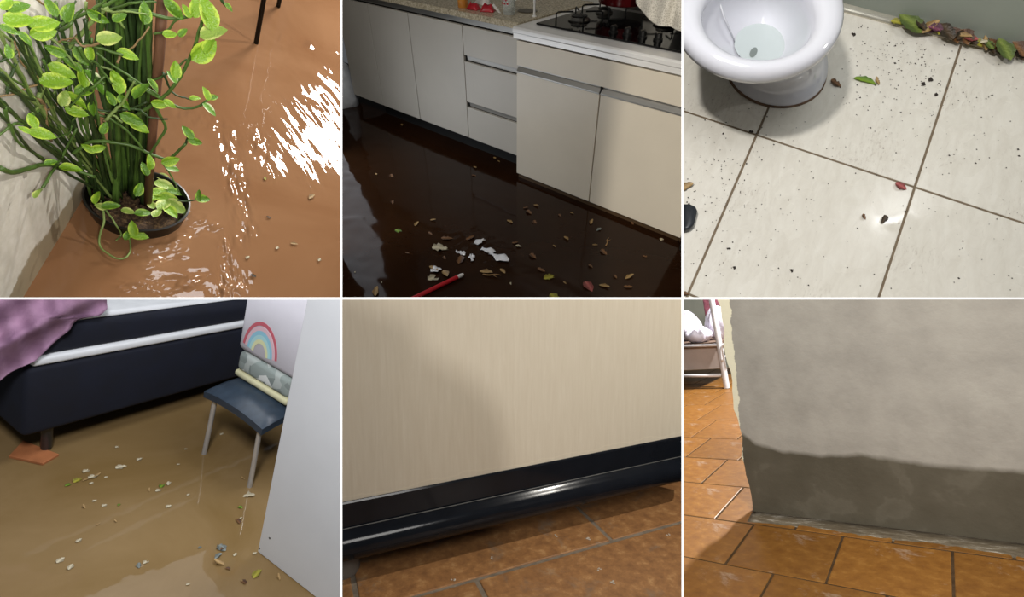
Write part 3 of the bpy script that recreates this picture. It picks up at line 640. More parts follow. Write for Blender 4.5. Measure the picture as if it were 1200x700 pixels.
# fan leaning to the wall
for i in range(34):
    bx = R_.uniform(108, 145); by = R_.uniform(212, 236); u = R_.random(); tx = -15 + 130 * u + R_.uniform(-8, 8); ty = R_.uniform(-15, 60) + (1 - u) * R_.uniform(0, 90); off = R_.uniform(.02, .15)
    mx = bx + (tx - bx) * .5 + R_.uniform(-16, 8); my = by + (ty - by) * .5 + R_.uniform(-4, 18)
    stem([S(bx, by), T(bx + (mx - bx) * .5, by + (my - by) * .5, off * .5), T(mx, my, off), T((mx + tx) / 2 + R_.uniform(-5, 5), (my + ty) / 2, off), T(tx, ty, off)], R_.uniform(.0034, .006), m_st[R_.choice((0, 0, 1, 1, 2))], zig=.0018, taper=.7)
# thin cross vines in the crown
for i in range(34):
    x = R_.uniform(0, 170); y = R_.uniform(0, 150); L = R_.uniform(35, 80); a = R_.uniform(-1.2, 1.2) + (math.pi if R_.random() < .3 else 0); off = R_.uniform(.06, .18)
    pts = [T(x + L * f_ * math.cos(a) + R_.uniform(-5, 5), y - L * f_ * math.sin(a) + R_.uniform(-6, 6), off + R_.uniform(-.02, .02)) for f_ in (0, .3, .6, 1)]
    stem(pts, R_.uniform(.0026, .0045), m_st[R_.choice((0, 1, 1, 2, 3))], n=6, zig=.0012)
# the long runners that stand clear of the bundle
RUN = [([(85, 180), (110, 166), (150, 170), (180, 182), (198, 186), (218, 168)], .0055, 1), ([(160, 135), (190, 115), (208, 95), (222, 70), (234, 35), (241, 12)], .005, 1), ([(150, 92), (175, 108), (195, 119), (215, 127), (232, 125), (243, 118)], .0045, 1),
       ([(138, 14), (165, 13), (195, 21), (215, 20), (240, 15)], .005, 1), ([(0, 197), (14, 202), (32, 198), (52, 193), (78, 196), (112, 208)], .0065, 1), ([(191, 85), (200, 105), (208, 112), (226, 117)], .003, 0), ([(180, 122), (190, 140), (194, 150), (186, 165), (176, 180)], .0045, 1),
       ([(118, 236), (122, 258), (116, 285), (130, 300), (145, 303), (153, 292), (150, 272)], .0035, 2), ([(120, 240), (135, 262), (142, 275), (136, 282)], .003, 2), ([(208, 235), (218, 236), (232, 234)], .003, 0), ([(190, 190), (200, 205), (210, 225)], .003, 1), ([(218, 168), (220, 160)], .0035, 0),
       ([(45, 115), (56, 90), (70, 70), (95, 40), (125, 8)], .0055, 2), ([(45, 115), (52, 125), (54, 145), (60, 165)], .005, 3), ([(40, 117), (25, 112), (8, 105)], .0045, 0), ([(5, 125), (12, 150), (25, 170), (50, 185)], .004, 1), ([(20, 70), (10, 95), (8, 110)], .0035, 0),
       ([(60, 35), (85, 22), (115, 10), (150, -8)], .0045, 1), ([(180, 40), (196, 36), (205, 25), (222, 18)], .003, 1), ([(256, -8), (262, 4), (270, 10)], .0045, 0), ([(50, 220), (62, 200), (72, 185), (90, 150)], .004, 1), ([(44, 225), (48, 222)], .005, 2), ([(100, 130), (130, 140), (150, 155), (168, 175)], .004, 1),
       ([(95, 120), (120, 130), (150, 128), (172, 120)], .0035, 0), ([(110, 60), (130, 75), (160, 95), (186, 112)], .0035, 1), ([(205, 100), (195, 112), (185, 118), (170, 130)], .003, 1), ([(60, 45), (80, 60), (110, 75), (132, 82)], .004, 2), ([(120, 165), (125, 190), (132, 215)], .004, 1)]
def run_pt(x, y):
    if y > 262: return A.fl(x, y, .012)
    if y > 232 and x < 205: return A.fl(x, y, .07)
    return T(x, y, .12 if y < 225 else .15)
for pts, r, k in RUN: stem([run_pt(x, y) for x, y in pts], r, m_st[k], n=7, zig=.0008, taper=.75)
def varleaf(name, c1, c2):
    t = NT(name); v = t.co(); s_ = t.sep(v); ax = t.math('ABSOLUTE', s_[0]); n = t.noise(v, 5, 4, .6, .8)
    f = t.math('ADD', t.math('MULTIPLY', ax, 2.6), t.math('MULTIPLY', t.math('SUBTRACT', n, .5), .9)); col = t.ramp(f, [(.12, lin(c1)), (.36, lin(c1)), (.62, lin(c2))])
    t.set(col, .38, 0, .4, Subsurface_Weight=0.0); t.bump(t.noise(v, 8, 3), .25, .03); t.b.inputs['Transmission Weight'].default_value = 0; return t.m
LV = [leaf_mesh('leaf_blade', .58, .35, .18, varleaf('leaf_bright', '7aa326', 'b2cd48')), leaf_mesh('leaf_blade_dark', .55, .4, .22, varleaf('leaf_mid', '568022', '98bc3c')), leaf_mesh('leaf_blade_pale', .62, .3, .12, varleaf('leaf_pale', '8aa64a', 'c6d27a')),
      leaf_mesh('leaf_blade_variegated', .6, .3, .2, varleaf('leaf_variegated', '5f8f2c', 'd2d8b0'))]
LEAF = [(22, 23, 27, 5, 0), (52, 28, 28, 8, 0), (51, 39, 25, 8, 0), (95, 66, 22, -75, 1), (73, 83, 26, -30, 0), (66, 95, 32, 5, 0), (97, 90, 24, 80, 0), (113, 96, 30, -60, 3), (137, 95, 30, 85, 0), (150, 64, 22, -20, 0), (75, 115, 20, 60, 2), (90, 118, 26, -40, 0), (90, 131, 22, -20, 0),
        (38, 141, 18, 95, 0), (29, 152, 12, 140, 0), (50, 157, 25, -12, 0), (128, 45, 26, 10, 2), (155, 140, 26, -30, 1), (163, 148, 24, -35, 0), (188, 122, 20, -10, 0), (165, 105, 28, 50, 1), (80, 14, 24, 60, 1), (122, 150, 16, 60, 1), (8, 5, 16, 40, 0), (105, 62, 18, 80, 0), (170, 15, 26, 70, 1), (100, 105, 24, 20, 1), (85, 75, 20, 130, 1), (130, 115, 18, 100, 1), (22, 8, 22, 20, 1), (115, 20, 22, -40, 1), (65, 60, 20, 150, 1), (145, 120, 20, -80, 1), (60, 8, 20, 100, 1), (108, 128, 18, -110, 1),
        (205, 12, 28, -50, 1), (229, 9, 24, 70, 0), (219, 13, 16, 110, 0), (199, 40, 16, 0, 0), (244, 15, 40, 88, 0), (250, 38, 34, 18, 2), (240, 60, 40, 32, 0), (245, 52, 26, 60, 0), (206, 82, 22, 75, 0), (202, 90, 16, 110, 3), (229, 115, 14, 10, 0), (242, 110, 18, 95, 0), (250, 114, 14, 12, 1), (246, 128, 20, -45, 3), (199, 122, 16, -30, 0), (220, 155, 20, 115, 1), (229, 166, 18, -15, 1),
        (200, 189, 22, 12, 0), (202, 197, 18, -15, 3), (233, 229, 16, 95, 1), (238, 233, 20, 0, 1), (83, 197, 22, -5, 0), (104, 174, 16, 150, 0), (115, 174, 16, 10, 0), (60, 190, 14, 20, 1), (156, 268, 20, 100, 0), (163, 276, 22, -10, 0), (150, 275, 16, 60, 1), (43, 227, 12, 60, 2), (176, 190, 20, 80, 0), (170, 198, 18, 100, 1),
        (113, 231, 18, 75, 0), (130, 241, 20, 10, 1), (118, 242, 14, 160, 2), (163, 222, 20, 60, 1), (268, 8, 12, -50, 1), (214, 38, 14, 40, 1), (180, 100, 18, -60, 1), (30, 45, 16, -60, 1), (10, 60, 16, 70, 1), (140, 20, 18, 30, 1), (12, 35, 18, -20, 1)]
for x, y, L, a, k in LEAF:
    p = T(x, y, .15 if y < 225 else .16)
    if p.x < wx + .05 and p.y < wy1 + .1: p = A.on(x, y, 0, wx + .05)
    r, u, v = A.basis(p); sc = (p - A.C).length / F * .74
    an = math.radians(a); d = r * math.cos(an) + u * math.sin(an); s = L * sc
    d2 = (d + v * rnd.uniform(-.25, .25)); z = v + r * rnd.uniform(-.8, .8) + u * rnd.uniform(-.3, .9)
    part_m = frame(d2, z, tuple(p - d * s * .5 - Vector((pc.x, pc.y, 0))), s)
    put(A, 'leaf', LV[k], None, PL, mtx=part_m)
for x, y, L, a, k in [(193, 218, 24, 20, 2), (188, 226, 22, 60, 0), (205, 243, 28, 5, 2), (198, 234, 26, 25, 0), (192, 240, 22, 100, 2), (206, 226, 20, 40, 1), (184, 250, 16, 110, 2), (192, 209, 18, 10, 2), (177, 240, 14, 160, 2), (180, 232, 18, 80, 0), (200, 248, 22, -10, 0), (168, 250, 18, 60, 1), (150, 248, 14, 30, 2)]:
    p = A.fl(x, y, .045); an = math.radians(a - 30); s = L / 330.
    put(A, 'leaf', LV[k], None, PL, mtx=frame((math.cos(an), math.sin(an), .1), (rnd.uniform(-.3, .3), rnd.uniform(-.5, .1), 1), tuple(p - Vector((pc.x, pc.y, 0)) - Vector((math.cos(an), math.sin(an), 0)) * s * .5), s))
# table with thin black legs
m_blk = mat('black_painted_metal', '16130f', .35, metal=.5, var=.2)
f1 = A.fl(300, 51); f2 = A.fl(326, 8)
TB = root(A, 'garden_table', tuple(f1), 'table with thin black metal legs standing in the muddy water', 'table')
part(A, 'leg', MB().tube([f1 + Vector((0, 0, -.1)), f1 + Vector((0, 0, .72))], .012, 10), m_blk, TB, smooth=True, autosmooth=50)
part(A, 'leg', MB().tube([f2 + Vector((0, 0, -.1)), f2 + Vector((0, 0, .72))], .012, 10), m_blk, TB, smooth=True, autosmooth=50)
ex = (f2 - f1); ey = Vector((-ex.y, ex.x, 0)) * (1.0 if True else 0)
part(A, 'table_top', MB().prism([f1 + Vector((0, 0, .72)) - ex * .1 - ey * .1, f2 + Vector((0, 0, .72)) + ex * .1 - ey * .1, f2 + Vector((0, 0, .72)) + ex * .1 + ey * 1.1, f1 + Vector((0, 0, .72)) - ex * .1 + ey * 1.1], (0, 0, .03)), m_blk, TB, bevel=.003)
for f_ in (f1 + ey, f2 + ey): part(A, 'leg', MB().tube([f_ + Vector((0, 0, -.1)), f_ + Vector((0, 0, .72))], .012, 10), m_blk, TB, smooth=True, autosmooth=50)
# muddy water with eddies
def seg_mask(PX, PY, a, b_, w):
    ax, ay = a; bx, by = b_; dx, dy = bx - ax, by - ay; L2 = dx * dx + dy * dy
    t = np.clip(((PX - ax) * dx + (PY - ay) * dy) / L2, 0, 1); d = np.hypot(PX - ax - t * dx, PY - ay - t * dy); return np.exp(-(d / w) ** 2)
def aw(X, Y, PX, PY):
    z = .0022 * fbm(X * 5, Y * 5, 2) + .0008 * fbm(X * 14, Y * 14, 4)
    # turbulent streaks
    m1 = seg_mask(PX, PY, (268, 168), (288, 272), 13) + seg_mask(PX, PY, (300, 160), (318, 205), 9) + seg_mask(PX, PY, (266, 285), (268, 345), 9) + seg_mask(PX, PY, (255, 350), (285, 332), 9)
    m2 = seg_mask(PX, PY, (225, 250), (250, 268), 9) + seg_mask(PX, PY, (165, 295), (225, 275), 9) + seg_mask(PX, PY, (170, 312), (215, 298), 7) + seg_mask(PX, PY, (145, 335), (235, 328), 9) + seg_mask(PX, PY, (200, 345), (225, 330), 6)
    m3 = np.clip(np.exp(-(((PX - 372) / 48) ** 2 + ((PY - 140) / 58) ** 2)), 0, 1) * np.clip(.55 + 1.6 * fbm(PX * .03, PY * .03, 77, 2), .1, 1)
    m4 = seg_mask(PX, PY, (190, 60), (225, 45), 10) + seg_mask(PX, PY, (205, 130), (260, 150), 8) + seg_mask(PX, PY, (330, 45), (395, 60), 5) + seg_mask(PX, PY, (185, 160), (190, 180), 7)
    tur = fbm(PX * .085, PY * .085, 31, 3)
    tur2 = fbm(PX * .15 - PY * .03, PY * .07, 33, 3)
    al, ac = PX * .6 + PY * .8, PX * .8 - PY * .6; ac = ac + .0012 * (al - 330) ** 2
    fan = fbm(al * .028, ac * .19, 51, 4)
    z = z + .021 * np.clip(m1, 0, 1.2) * tur2 + .020 * np.clip(m2, 0, 1.2) * fbm(PX * .05 + PY * .03, PY * .11, 61, 3) + .0155 * np.clip(m3 * 1.5, 0, 1) * fan + .014 * m4 * tur
    return z
water(A, -60, 403, -60, 353, 1.5, aw, muddy('brown_flood_water', '957051', .03, .5, .14, 1.3, '7e583b'), 'rippling brown muddy flood water around the potted shrub')
for k, x, y, L, a in (('tan', 362, 233, 11, 60), ('yellow', 311, 211, 6, 100), ('dark', 300, 325, 6, 150), ('tan', 340, 285, 8, 10), ('dark', 312, 254, 5, 0), ('pale', 324, 292, 5, 80), ('pale', 288, 303, 5, 60), ('pale', 373, 306, 5, 70)):
    floater(A, 'floating_leaf', BM[k], x, y, L / 260., a, {'tan': 'narrow orange-tan leaf floating on brown rippling water', 'yellow': 'tiny yellow leaf floating on brown rippling water', 'dark': 'tiny dark leaf scrap floating on brown rippling water', 'pale': 'tiny pale leaf scrap floating on brown rippling water'}[k], 'leaf', 'leaves floating around the potted shrub', z=.006)
# lamp whose glints play on the ripples
def mirror_lamp(room, px, py, zl):
    d = room.ray(px, py); f_ = room.fl(px, py); t = zl / -d.z; return f_ + Vector((d.x, d.y, -d.z)) * t
A.lamp('AREA', (.50, 6.0, 2.4), (0, 2.2, 0), 190, .85, (1, .96, .92), size_y=.85)
A.lamp('AREA', (-.45, 2.75, 2.4), (-.3, 1.3, 0), 16, .6, (.92, .96, 1), size_y=.6)
A.lamp('AREA', (1.2, 4.0, 1.8), (pc.x, pc.y, .2), 30, .12, (1, .95, .88))
A.lamp('AREA', (1.6, 2.2, 2.4), (pc.x, pc.y, .4), 33, .06, (1, .95, .88))
A.lamp('AREA', (.3, -.4, 2.0), (pc.x - .4, pc.y, .9), 9, .4, (1, .95, .87), spread=70)
# ================================================================== BEDROOM
D = BED
m_navy = mat('navy_fabric', '050c1e', .85, var=.25, vscale=10, bump=.4, bscale=400, bdist=.001)
m_wst = mat('white_sheet', 'd9dde0', .7, var=.06, vscale=12)
SF = root(D, 'sofa_bed', (1.6, 2.6, 0), 'dark navy upholstered sofa bed with white edge strips on short metal legs', 'sofa')
Y0 = 2.25
def puffy(lo, hi, amp, nx=40, nz=10):
    b = MB(); x0, y0, z0 = lo; x1, y1, z1 = hi
    b.box(lo, hi); return b
part(D, 'base', MB().box((.965, Y0, .135), (3.2, 3.15, .455)), m_navy, SF, smooth=True, bevel=.025, seg=3)
part(D, 'edge_strip', MB().box((.985, Y0 - .004, .457), (3.2, 3.1, .492)), m_wst, SF, smooth=True, bevel=.010, seg=2, label='white strip between the navy cushions')
part(D, 'cushion', MB().box((.985, Y0 + .012, .494), (3.2, 3.12, .622)), m_navy, SF, smooth=True, bevel=.018, seg=3)
part(D, 'sheet', MB().box((1.0, Y0 + .02, .622), (3.2, 3.1, .650)), m_wst, SF, smooth=True, bevel=.010, seg=2, label='white sheet lying on the navy cushion')
part(D, 'back_cushion', MB().box((1.0, Y0 + .12, .650), (3.2, 3.1, .78)), m_navy, SF, smooth=True, bevel=.03, seg=3)
m_leg = mat('dark_chrome_leg', '4a4c50', .25, metal=.8, var=.2)
p = D.fl(54, 533); 
for x, y, zb in ((1.075, Y0 + .06, .0125), (3.05, Y0 + .06, -.08), (1.075, 3.05, -.08)):
    part(D, 'leg', MB().lathe([(.019, zb), (.019, .02), (.021, .025), (.021, .136)], (x, y, 0), 16), m_leg, SF, smooth=True, autosmooth=50)
b = MB().prism([D.fl(x, y, .0) for x, y in ((10, 537), (27, 519), (69, 535), (50, 546))], (0, 0, .012)); single(D, 'terracotta_tile', b, mat('terracotta_tile', 'a4673f', .6, var=.15, vscale=20), tuple(D.fl(40, 534)), 'flat terracotta tile under the leg of the sofa bed', 'tile', bevel=.002)
# pink blanket
rb = [(350 - 14, 128), (352, 125), (362, 126), (370, 118), (374, 92), (379, 86), (387, 82), (396, 70), (405, 60), (415, 50), (424, 41), (431, 24), (437, 12), (444, 3), (452, -6)]
P = []
NR = 44
for i in range(NR + 1):
    py = 336 + (452 - 336) * i / NR
    for k in range(len(rb) - 1):
        if rb[k][0] <= py <= rb[k + 1][0]: xr = rb[k][1] + (rb[k + 1][1] - rb[k][1]) * (py - rb[k][0]) / (rb[k + 1][0] - rb[k][0]); break
    row = []
    for j in range(31):
        u = j / 30; px = -45 + (xr + 45) * u
        fold = .022 * math.sin(px * .085 + py * .11) + .012 * math.sin(px * .19 - py * .07 + 1) + .03 * math.exp(-(((px - 60) * .5 + (py - 375)) / 9) ** 2)
        p = D.on(px, py, 1, Y0 - .045 - fold * .9)
        row.append(p)
    P.append(row)
def waffle():
    t = NT('pink_waffle_weave'); v = t.co(); w = t.n('ShaderNodeTexVoronoi'); w.inputs['Scale'].default_value = 260; t.l(v, w.inputs['Vector'])
    n = t.noise(v, 9, 4); c = t.ramp(n, [(.3, lin('856280')), (.7, lin('a9869f'))]); t.set(c, .9); t.bump(w.outputs[0], .35, .002); return t.m
single(D, 'blanket', MB().sheet(P, (0, .012, 0)), waffle(), tuple(D.on(40, 420, 1, Y0)), 'pink waffle weave blanket hanging over the corner of the sofa bed', 'blanket', smooth=True)
# stool
ST = root(D, 'stool', (1.68, 1.75, 0), 'chrome legged stool with blue-black vinyl seat standing in the flood', 'stool')
m_vin = mat('blue_black_vinyl', '2f3b48', .30, var=.2, vscale=30, bump=.15, bscale=150, bdist=.001)
m_chr = mat('chrome_tube', 'c8cacc', .2, metal=.6, var=.08)
P = []
for i in range(15):
    row = []
    for j in range(15):
        u = i / 14 * 2 - 1; v = j / 14 * 2 - 1
        x = 1.695 + .195 * u; y = 1.745 + .198 * v; e = max(abs(u), abs(v)) ** 8
        z = .385 - .018 * v * v * 1.0 + .012 * (1 - u * u) - .022 * e - .02 * max(0, -u - .5) ; row.append(Vector((x, y, z)))
    P.append(row)
part(D, 'seat', MB().sheet(P, (0, 0, -.032)), m_vin, ST, smooth=True, autosmooth=50)
part(D, 'seat_pan', MB().box((1.515, 1.56, .325), (1.875, 1.93, .342)), mat('black_seat_pan', '1a1a1c', .5), ST, bevel=.004)
for sx, sy in ((-1, -1), (-1, 1), (1, -1), (1, 1)):
    x = 1.695 + sx * .165; y = 1.745 + sy * .155; dx = sx * .012; dy = sy * .012
    part(D, 'leg', MB().tube(spline([(x - sx * .05, y - sy * .0, .336), (x - sx * .012, y, .328), (x, y, .30), (x + dx * .3, y + dy * .3, .15), (x + dx, y + dy, -.12)], 5), .0115, 12), m_chr, ST, smooth=True)
part(D, 'foot_rail', MB().tube([(1.53, 1.59, .30), (1.53, 1.90, .30)], .007, 10), m_chr, ST, smooth=True)
# patterned bedding pack and rainbow bag
def camo():
    t = NT('grey_white_pattern'); v = t.co(); w = t.n('ShaderNodeTexVoronoi'); w.inputs['Scale'].default_value = 22; t.l(v, w.inputs['Vector'])
    s_ = t.n('ShaderNodeSeparateColor'); t.l(w.outputs['Color'], s_.inputs[0]); c = t.ramp(s_.outputs[0], [(.0, lin('8f9a96')), (.35, lin('aab2ae')), (.6, lin('d6dad6')), (.8, lin('7d8784'))], 'CONSTANT'); return t.set(c, .8)
pk = root(D, 'folded_quilt', (1.75, 1.72, .399), 'folded quilt with grey and white pattern and yellowish edge on the stool', 'quilt')
part(D, 'upper_fold', MB().box((1.625, 1.56, .432), (1.87, 1.915, .535)), camo(), pk, smooth=True, bevel=.025, seg=3)
part(D, 'lower_edge', MB().box((1.622, 1.56, .399), (1.872, 1.918, .432)), mat('yellowish_quilt_edge', 'c9c6a0', .8, var=.08), pk, smooth=True, bevel=.012, seg=2)
BG = root(D, 'storage_bag', (1.75, 1.72, .537), 'white fabric storage bag printed with a pastel rainbow on the stool', 'bag')
m_bag = mat('white_bag_fabric', 'bab8be', .7, var=.04, vscale=6, bump=.1, bscale=90, bdist=.001)
bx0, by1 = 1.625, 1.93
part(D, 'body', MB().box((bx0, 1.50, .537), (1.93, by1, 1.05)), m_bag, BG, smooth=True, bevel=.03, seg=3)
rc = D.on(306, 424, 0, bx0)
for r_in, r_out, c in ((.142, .160, 'c0606c'), (.118, .138, 'd9b7c0'), (.098, .118, '8fc3d6'), (.078, .098, 'a8d4d8'), (.058, .078, 'd8dcae')):
    n = 26; oa = []; ia = []
    for k in range(n + 1):
        a = math.pi * (.04 + .92 * k / n); oa.append(Vector((bx0 - .0015, rc.y + .02 + r_out * math.cos(a) * .72, rc.z + .022 + r_out * math.sin(a) * 1.05))); ia.append(Vector((bx0 - .0015, rc.y + .02 + r_in * math.cos(a) * .72, rc.z + .022 + r_in * math.sin(a) * 1.05)))
    part(D, 'rainbow_stripe', MB().sheet([oa, ia], (.002, 0, 0)), mat('print_' + c, c, .7, var=.05), BG)
# white board
WB = root(D, 'chipboard_sheet', (1.31, 1.0, 0), 'plain white chipboard sheet standing upright beside the stool', 'panel')
part(D, 'board', MB().box((1.30, .2, .004), (1.318, 1.246, 1.9)), mat('white_laminate_board', 'cdd0d2', .45, var=.03, vscale=5), WB, bevel=.0015)
for x, y in ((316, 631), (304, 643)):
    p = D.on(x, y, 0, 1.30); part(D, 'screw_hole', MB().tube([p, p + Vector((-.001, 0, 0))], .0045, 10), mat('screw_dark', '3a3a38', .5), WB)
# walls beyond
b = MB().box((3.3, .2, -.1), (3.4, 3.4, 2.0)); single(D, 'wall_back', b, mat('bedroom_wall', '9c9a94', .8), (3.3, 2, 0), kind='structure')
def dw(X, Y, PX, PY):
    return .0010 * fbm(X * 6, Y * 6, 3) + .0005 * fbm(X * 18, Y * 18, 8) + .0025 * np.exp(-(((PX - 70) / 30) ** 2 + ((PY - 672) / 16) ** 2)) * fbm(X * 40, Y * 40, 13) + .003 * np.exp(-(((PX - 165) / 8) ** 2 + ((PY - 663) / 6) ** 2)) * fbm(X * 60, Y * 60, 15)
water(D, -90, 403, 352, 790, 2.2, dw, muddy('tan_flood_water', '8a7350', .035, .5, .12, 1.8, '765f3a'), 'murky tan flood water over the bedroom floor', far=3.3)
DL = {'tan': 'narrow tan leaf scrap floating', 'pale': 'pale leaf scrap floating', 'yellow': 'yellow leaf floating', 'green': 'green leaf floating', 'brown': 'brown leaf scrap floating', 'grey': 'grey scrap floating'}
DM = [(55, 545, 'beside the terracotta tile'), (100, 562, 'in the drift before the sofa bed'), (190, 575, 'in the middle of the bedroom water'), (160, 530, 'close to the sofa bed'), (250, 530, 'by the rear stool leg'), (300, 580, 'by the front stool leg'), (300, 660, 'by the foot of the white chipboard sheet'), (250, 650, 'in the drift before the white chipboard sheet'), (90, 650, 'on the pale ripples away from the sofa bed'), (115, 595, 'on brown water away from the sofa bed'), (170, 665, 'on the small splash away from the sofa bed'), (280, 610, 'between the front stool leg and the drift')]
DF = [('yellow', 272, 483, 12, 0), ('green', 76, 570, 10, 10), ('yellow', 86, 566, 14, 20), ('pale', 97, 554, 10, 20), ('pale', 135, 549, 13, -10), ('pale', 103, 561, 12, 0), ('tan', 110, 560, 10, 20), ('pale', 122, 560, 5, 0), ('tan', 97, 564, 10, 10), ('pale', 105, 568, 6, 30), ('green', 188, 572, 12, 40), ('pale', 197, 569, 8, 60), ('pale', 182, 576, 9, 0), ('tan', 175, 576, 7, 60),
      ('pale', 194, 595, 8, 0), ('pale', 219, 581, 5, 20), ('pale', 108, 588, 5, 0), ('pale', 119, 594, 7, 10), ('tan', 100, 596, 7, 80), ('green', 138, 593, 6, 30), ('tan', 137, 612, 5, 90), ('pale', 89, 636, 7, 20), ('tan', 112, 616, 5, 0), ('pale', 258, 510, 7, 20), ('pale', 135, 525, 7, 20), ('pale', 160, 540, 8, 10), ('pale', 216, 527, 5, 0), ('pale', 299, 580, 15, 150), ('green', 284, 596, 10, 90), ('brown', 281, 614, 11, 80), ('pale', 281, 608, 4, 0),
      ('tan', 287, 562, 8, 90), ('grey', 264, 646, 16, 80), ('grey', 252, 655, 10, 10), ('tan', 263, 662, 14, 110), ('grey', 232, 643, 6, 0), ('pale', 274, 652, 6, 30), ('pale', 296, 650, 6, 0), ('yellow', 297, 678, 16, 20), ('tan', 328, 680, 10, 60), ('brown', 288, 685, 10, 90), ('pale', 168, 661, 8, 20), ('grey', 163, 666, 8, 60), ('brown', 256, 645, 8, 0), ('pale', 218, 686, 5, 0), ('pale', 207, 545, 5, 0), ('brown', 270, 668, 7, 110), ('pale', 66, 660, 9, 20), ('pale', 80, 668, 8, 40)]
for k, x, y, L, a in DF: floater(D, 'floating_leaf', BM[k], x, y, L / 300., a, DL[k] + ' ' + where(x, y, DM), 'leaf', 'litter floating in the bedroom')
D.lamp('AREA', (.1, .5, 2.3), (1.4, 1.8, 0), 54, .5, (.98, .97, 1))
D.lamp('AREA', (2.2, 1.3, 2.6), (1.5, 1.6, 0), 26, .8, (.96, .97, 1))
D.pane(Vector((-1.62, .004, 2.06)), Vector((.46, 0, .57)), Vector((.40, 0, -.33)), 1.25, (.92, .96, 1), 'reflection_light').data.spread = math.radians(115)  # light added low over the water for the pale patch mirrored in it
# ================================================================== HALL: wardrobe on feet over terracotta tiles
H = HALL
def plywood():
    t = NT('pale_wood_grain_panel'); v = t.co((16, 1, 1.1)); n = t.noise(v, 6, 6, .7, .5); c = t.ramp(n, [(.25, lin('ccc1ad')), (.55, lin('d2c8b5')), (.8, lin('d8cfbe'))])
    v2 = t.co(); s_ = t.sep(v2); w = t.noise(t.co((3.2, 1, 1)), 3.0, 4, .6); zl = t.math('ADD', t.math('MULTIPLY', w, .05), .205)
    d = t.math('ABSOLUTE', t.math('SUBTRACT', s_[2], zl)); mark = t.ramp(t.math('MULTIPLY', d, 40), [(.0, (1,) * 3), (.12, (0,) * 3)])
    c = t.mix(t.math('MULTIPLY', mark, .35), c, lin('e2d8c2')); t.set(c, .55, 0, .35); t.bump(n, .12, .002); return t.m
YF = 1.300
WD = root(H, 'wardrobe', (.7, YF, 0), 'pale wood grain wardrobe with black rounded base rail raised on feet', 'wardrobe')
part(H, 'panel', MB().box((-.6, YF, .205), (2.2, YF + .45, 1.6)), plywood(), WD)
m_bp = mat('black_plastic_rail', '14171d', .13, spec=.25, var=.15, vscale=14, bump=.06, bscale=30, bdist=.002)
part(H, 'base_band', MB().prism([(-.6, y, z) for y, z in ((YF + .02, .218), (YF - .003, .218), (YF - .006, .214), (YF - .008, .15), (YF + .02, .148))], (2.8, 0, 0)), m_bp, WD, smooth=True, autosmooth=35)
pr = [(YF + .02, .150), (YF - .010, .150), (YF - .014, .148)] + [(YF - .004 - .040 * math.cos(a), .104 + .040 * math.sin(a)) for a in [math.radians(62 - 13 * k) for k in range(11)]] + [(YF + .0, .066), (YF + .02, .066)]
part(H, 'bumper_rail', MB().prism([(-.6, y, z) for y, z in pr], (2.8, 0, 0)), m_bp, WD, smooth=True, autosmooth=40)
part(H, 'edge_bead', MB().tube([Vector((-.6, YF - .012, .1505)), Vector((2.2, YF - .012, .1505))], .0016, 6), mat('worn_edge_bead', '4a4a48', .5, var=.5, vscale=40), WD)
f_ = H.fl(410, 668)
for x, y in ((f_.x - .02, YF + .05), (1.9, YF + .05), (f_.x - .02, YF + .38)):
    part(H, 'foot', MB().lathe([(.045, 0), (.048, .01), (.040, .085)], (x, y, 0), 24), mat('grey_foot', '5c5650', .6, var=.2), WD, smooth=True, autosmooth=50)
def terracotta(name, a, b_, c_, dirt, seedloc=(0, 0, 0), lo=.56):
    t = NT(name); v = t.co(loc=seedloc); oi = t.n('ShaderNodeObjectInfo'); n = t.noise(v, 26, 6, .7); c = t.ramp(n, [(.3, lin(a)), (.55, lin(b_)), (.75, lin(c_))])
    n2 = t.noise(v, 7, 7, .72, .4); c = t.mix(t.ramp(n2, [(lo, (0,) * 3), (.70, (.8,) * 3)]), c, lin(dirt))
    hv = t.n('ShaderNodeHueSaturation'); t.l(c, hv.inputs['Color']); t.l(t.math('ADD', t.math('MULTIPLY', oi.outputs['Random'], .3), .85), hv.inputs['Value'])
    t.set(hv.outputs['Color'], .42, 0, .45); t.bump(n, .25, .003); return t.m
m_tc = terracotta('brown_terracotta_tile', '6f4c30', '8f663f', 'b08a5e', '75685a')
m_gr = mat('grey_mortar', '6e6254', .85, var=.3, vscale=30, bump=.5, bscale=60)
hf = root(H, 'floor', (.7, 1.2, 0), None, None, kind='structure')
part(H, 'mortar_bed', MB().box((-.5, .47, -.03), (1.9, 1.9, -.002)), m_gr, hf)
def tiles(room, fl, rows, m, gap, zt=0.0, jit=.0015, seed=3):
    rr = random.Random(seed); base = Vector(fl['base']); cache = {}
    for (y0, y1, xs) in rows:
        for x0, x1 in zip(xs[:-1], xs[1:]):
            key = (round(x1 - x0, 3), round(y1 - y0, 3))
            if key not in cache:
                w, d = (x1 - x0 - gap) / 2, (y1 - y0 - gap) / 2
                cache[key] = MB().box((-w, -d, -.012), (w, d, 0)).mesh('tile', bevel=.003); cache[key].materials.append(m)
            put(room, 'tile', cache[key], None, fl, mtx=Matrix.Translation(Vector(((x0 + x1) / 2, (y0 + y1) / 2, zt + rr.uniform(-jit, jit))) - base) @ Matrix.Rotation(rr.uniform(-.004, .004), 4, 'Z'))
W_ = .72
tiles(H, hf, [(.47, .82, [.825 + W_ * k for k in (-3, -2, -1, 0, 1)]), (.82, 1.172, [.40 + W_ * k for k in (-2, -1, 0, 1, 2, 3)]), (1.172, 1.52, [.825 + W_ * k for k in (-3, -2, -1, 0, 1, 2)]), (1.52, 1.87, [.40 + W_ * k for k in (-2, -1, 0, 1, 2, 3)])], m_tc, .012)
b = MB()
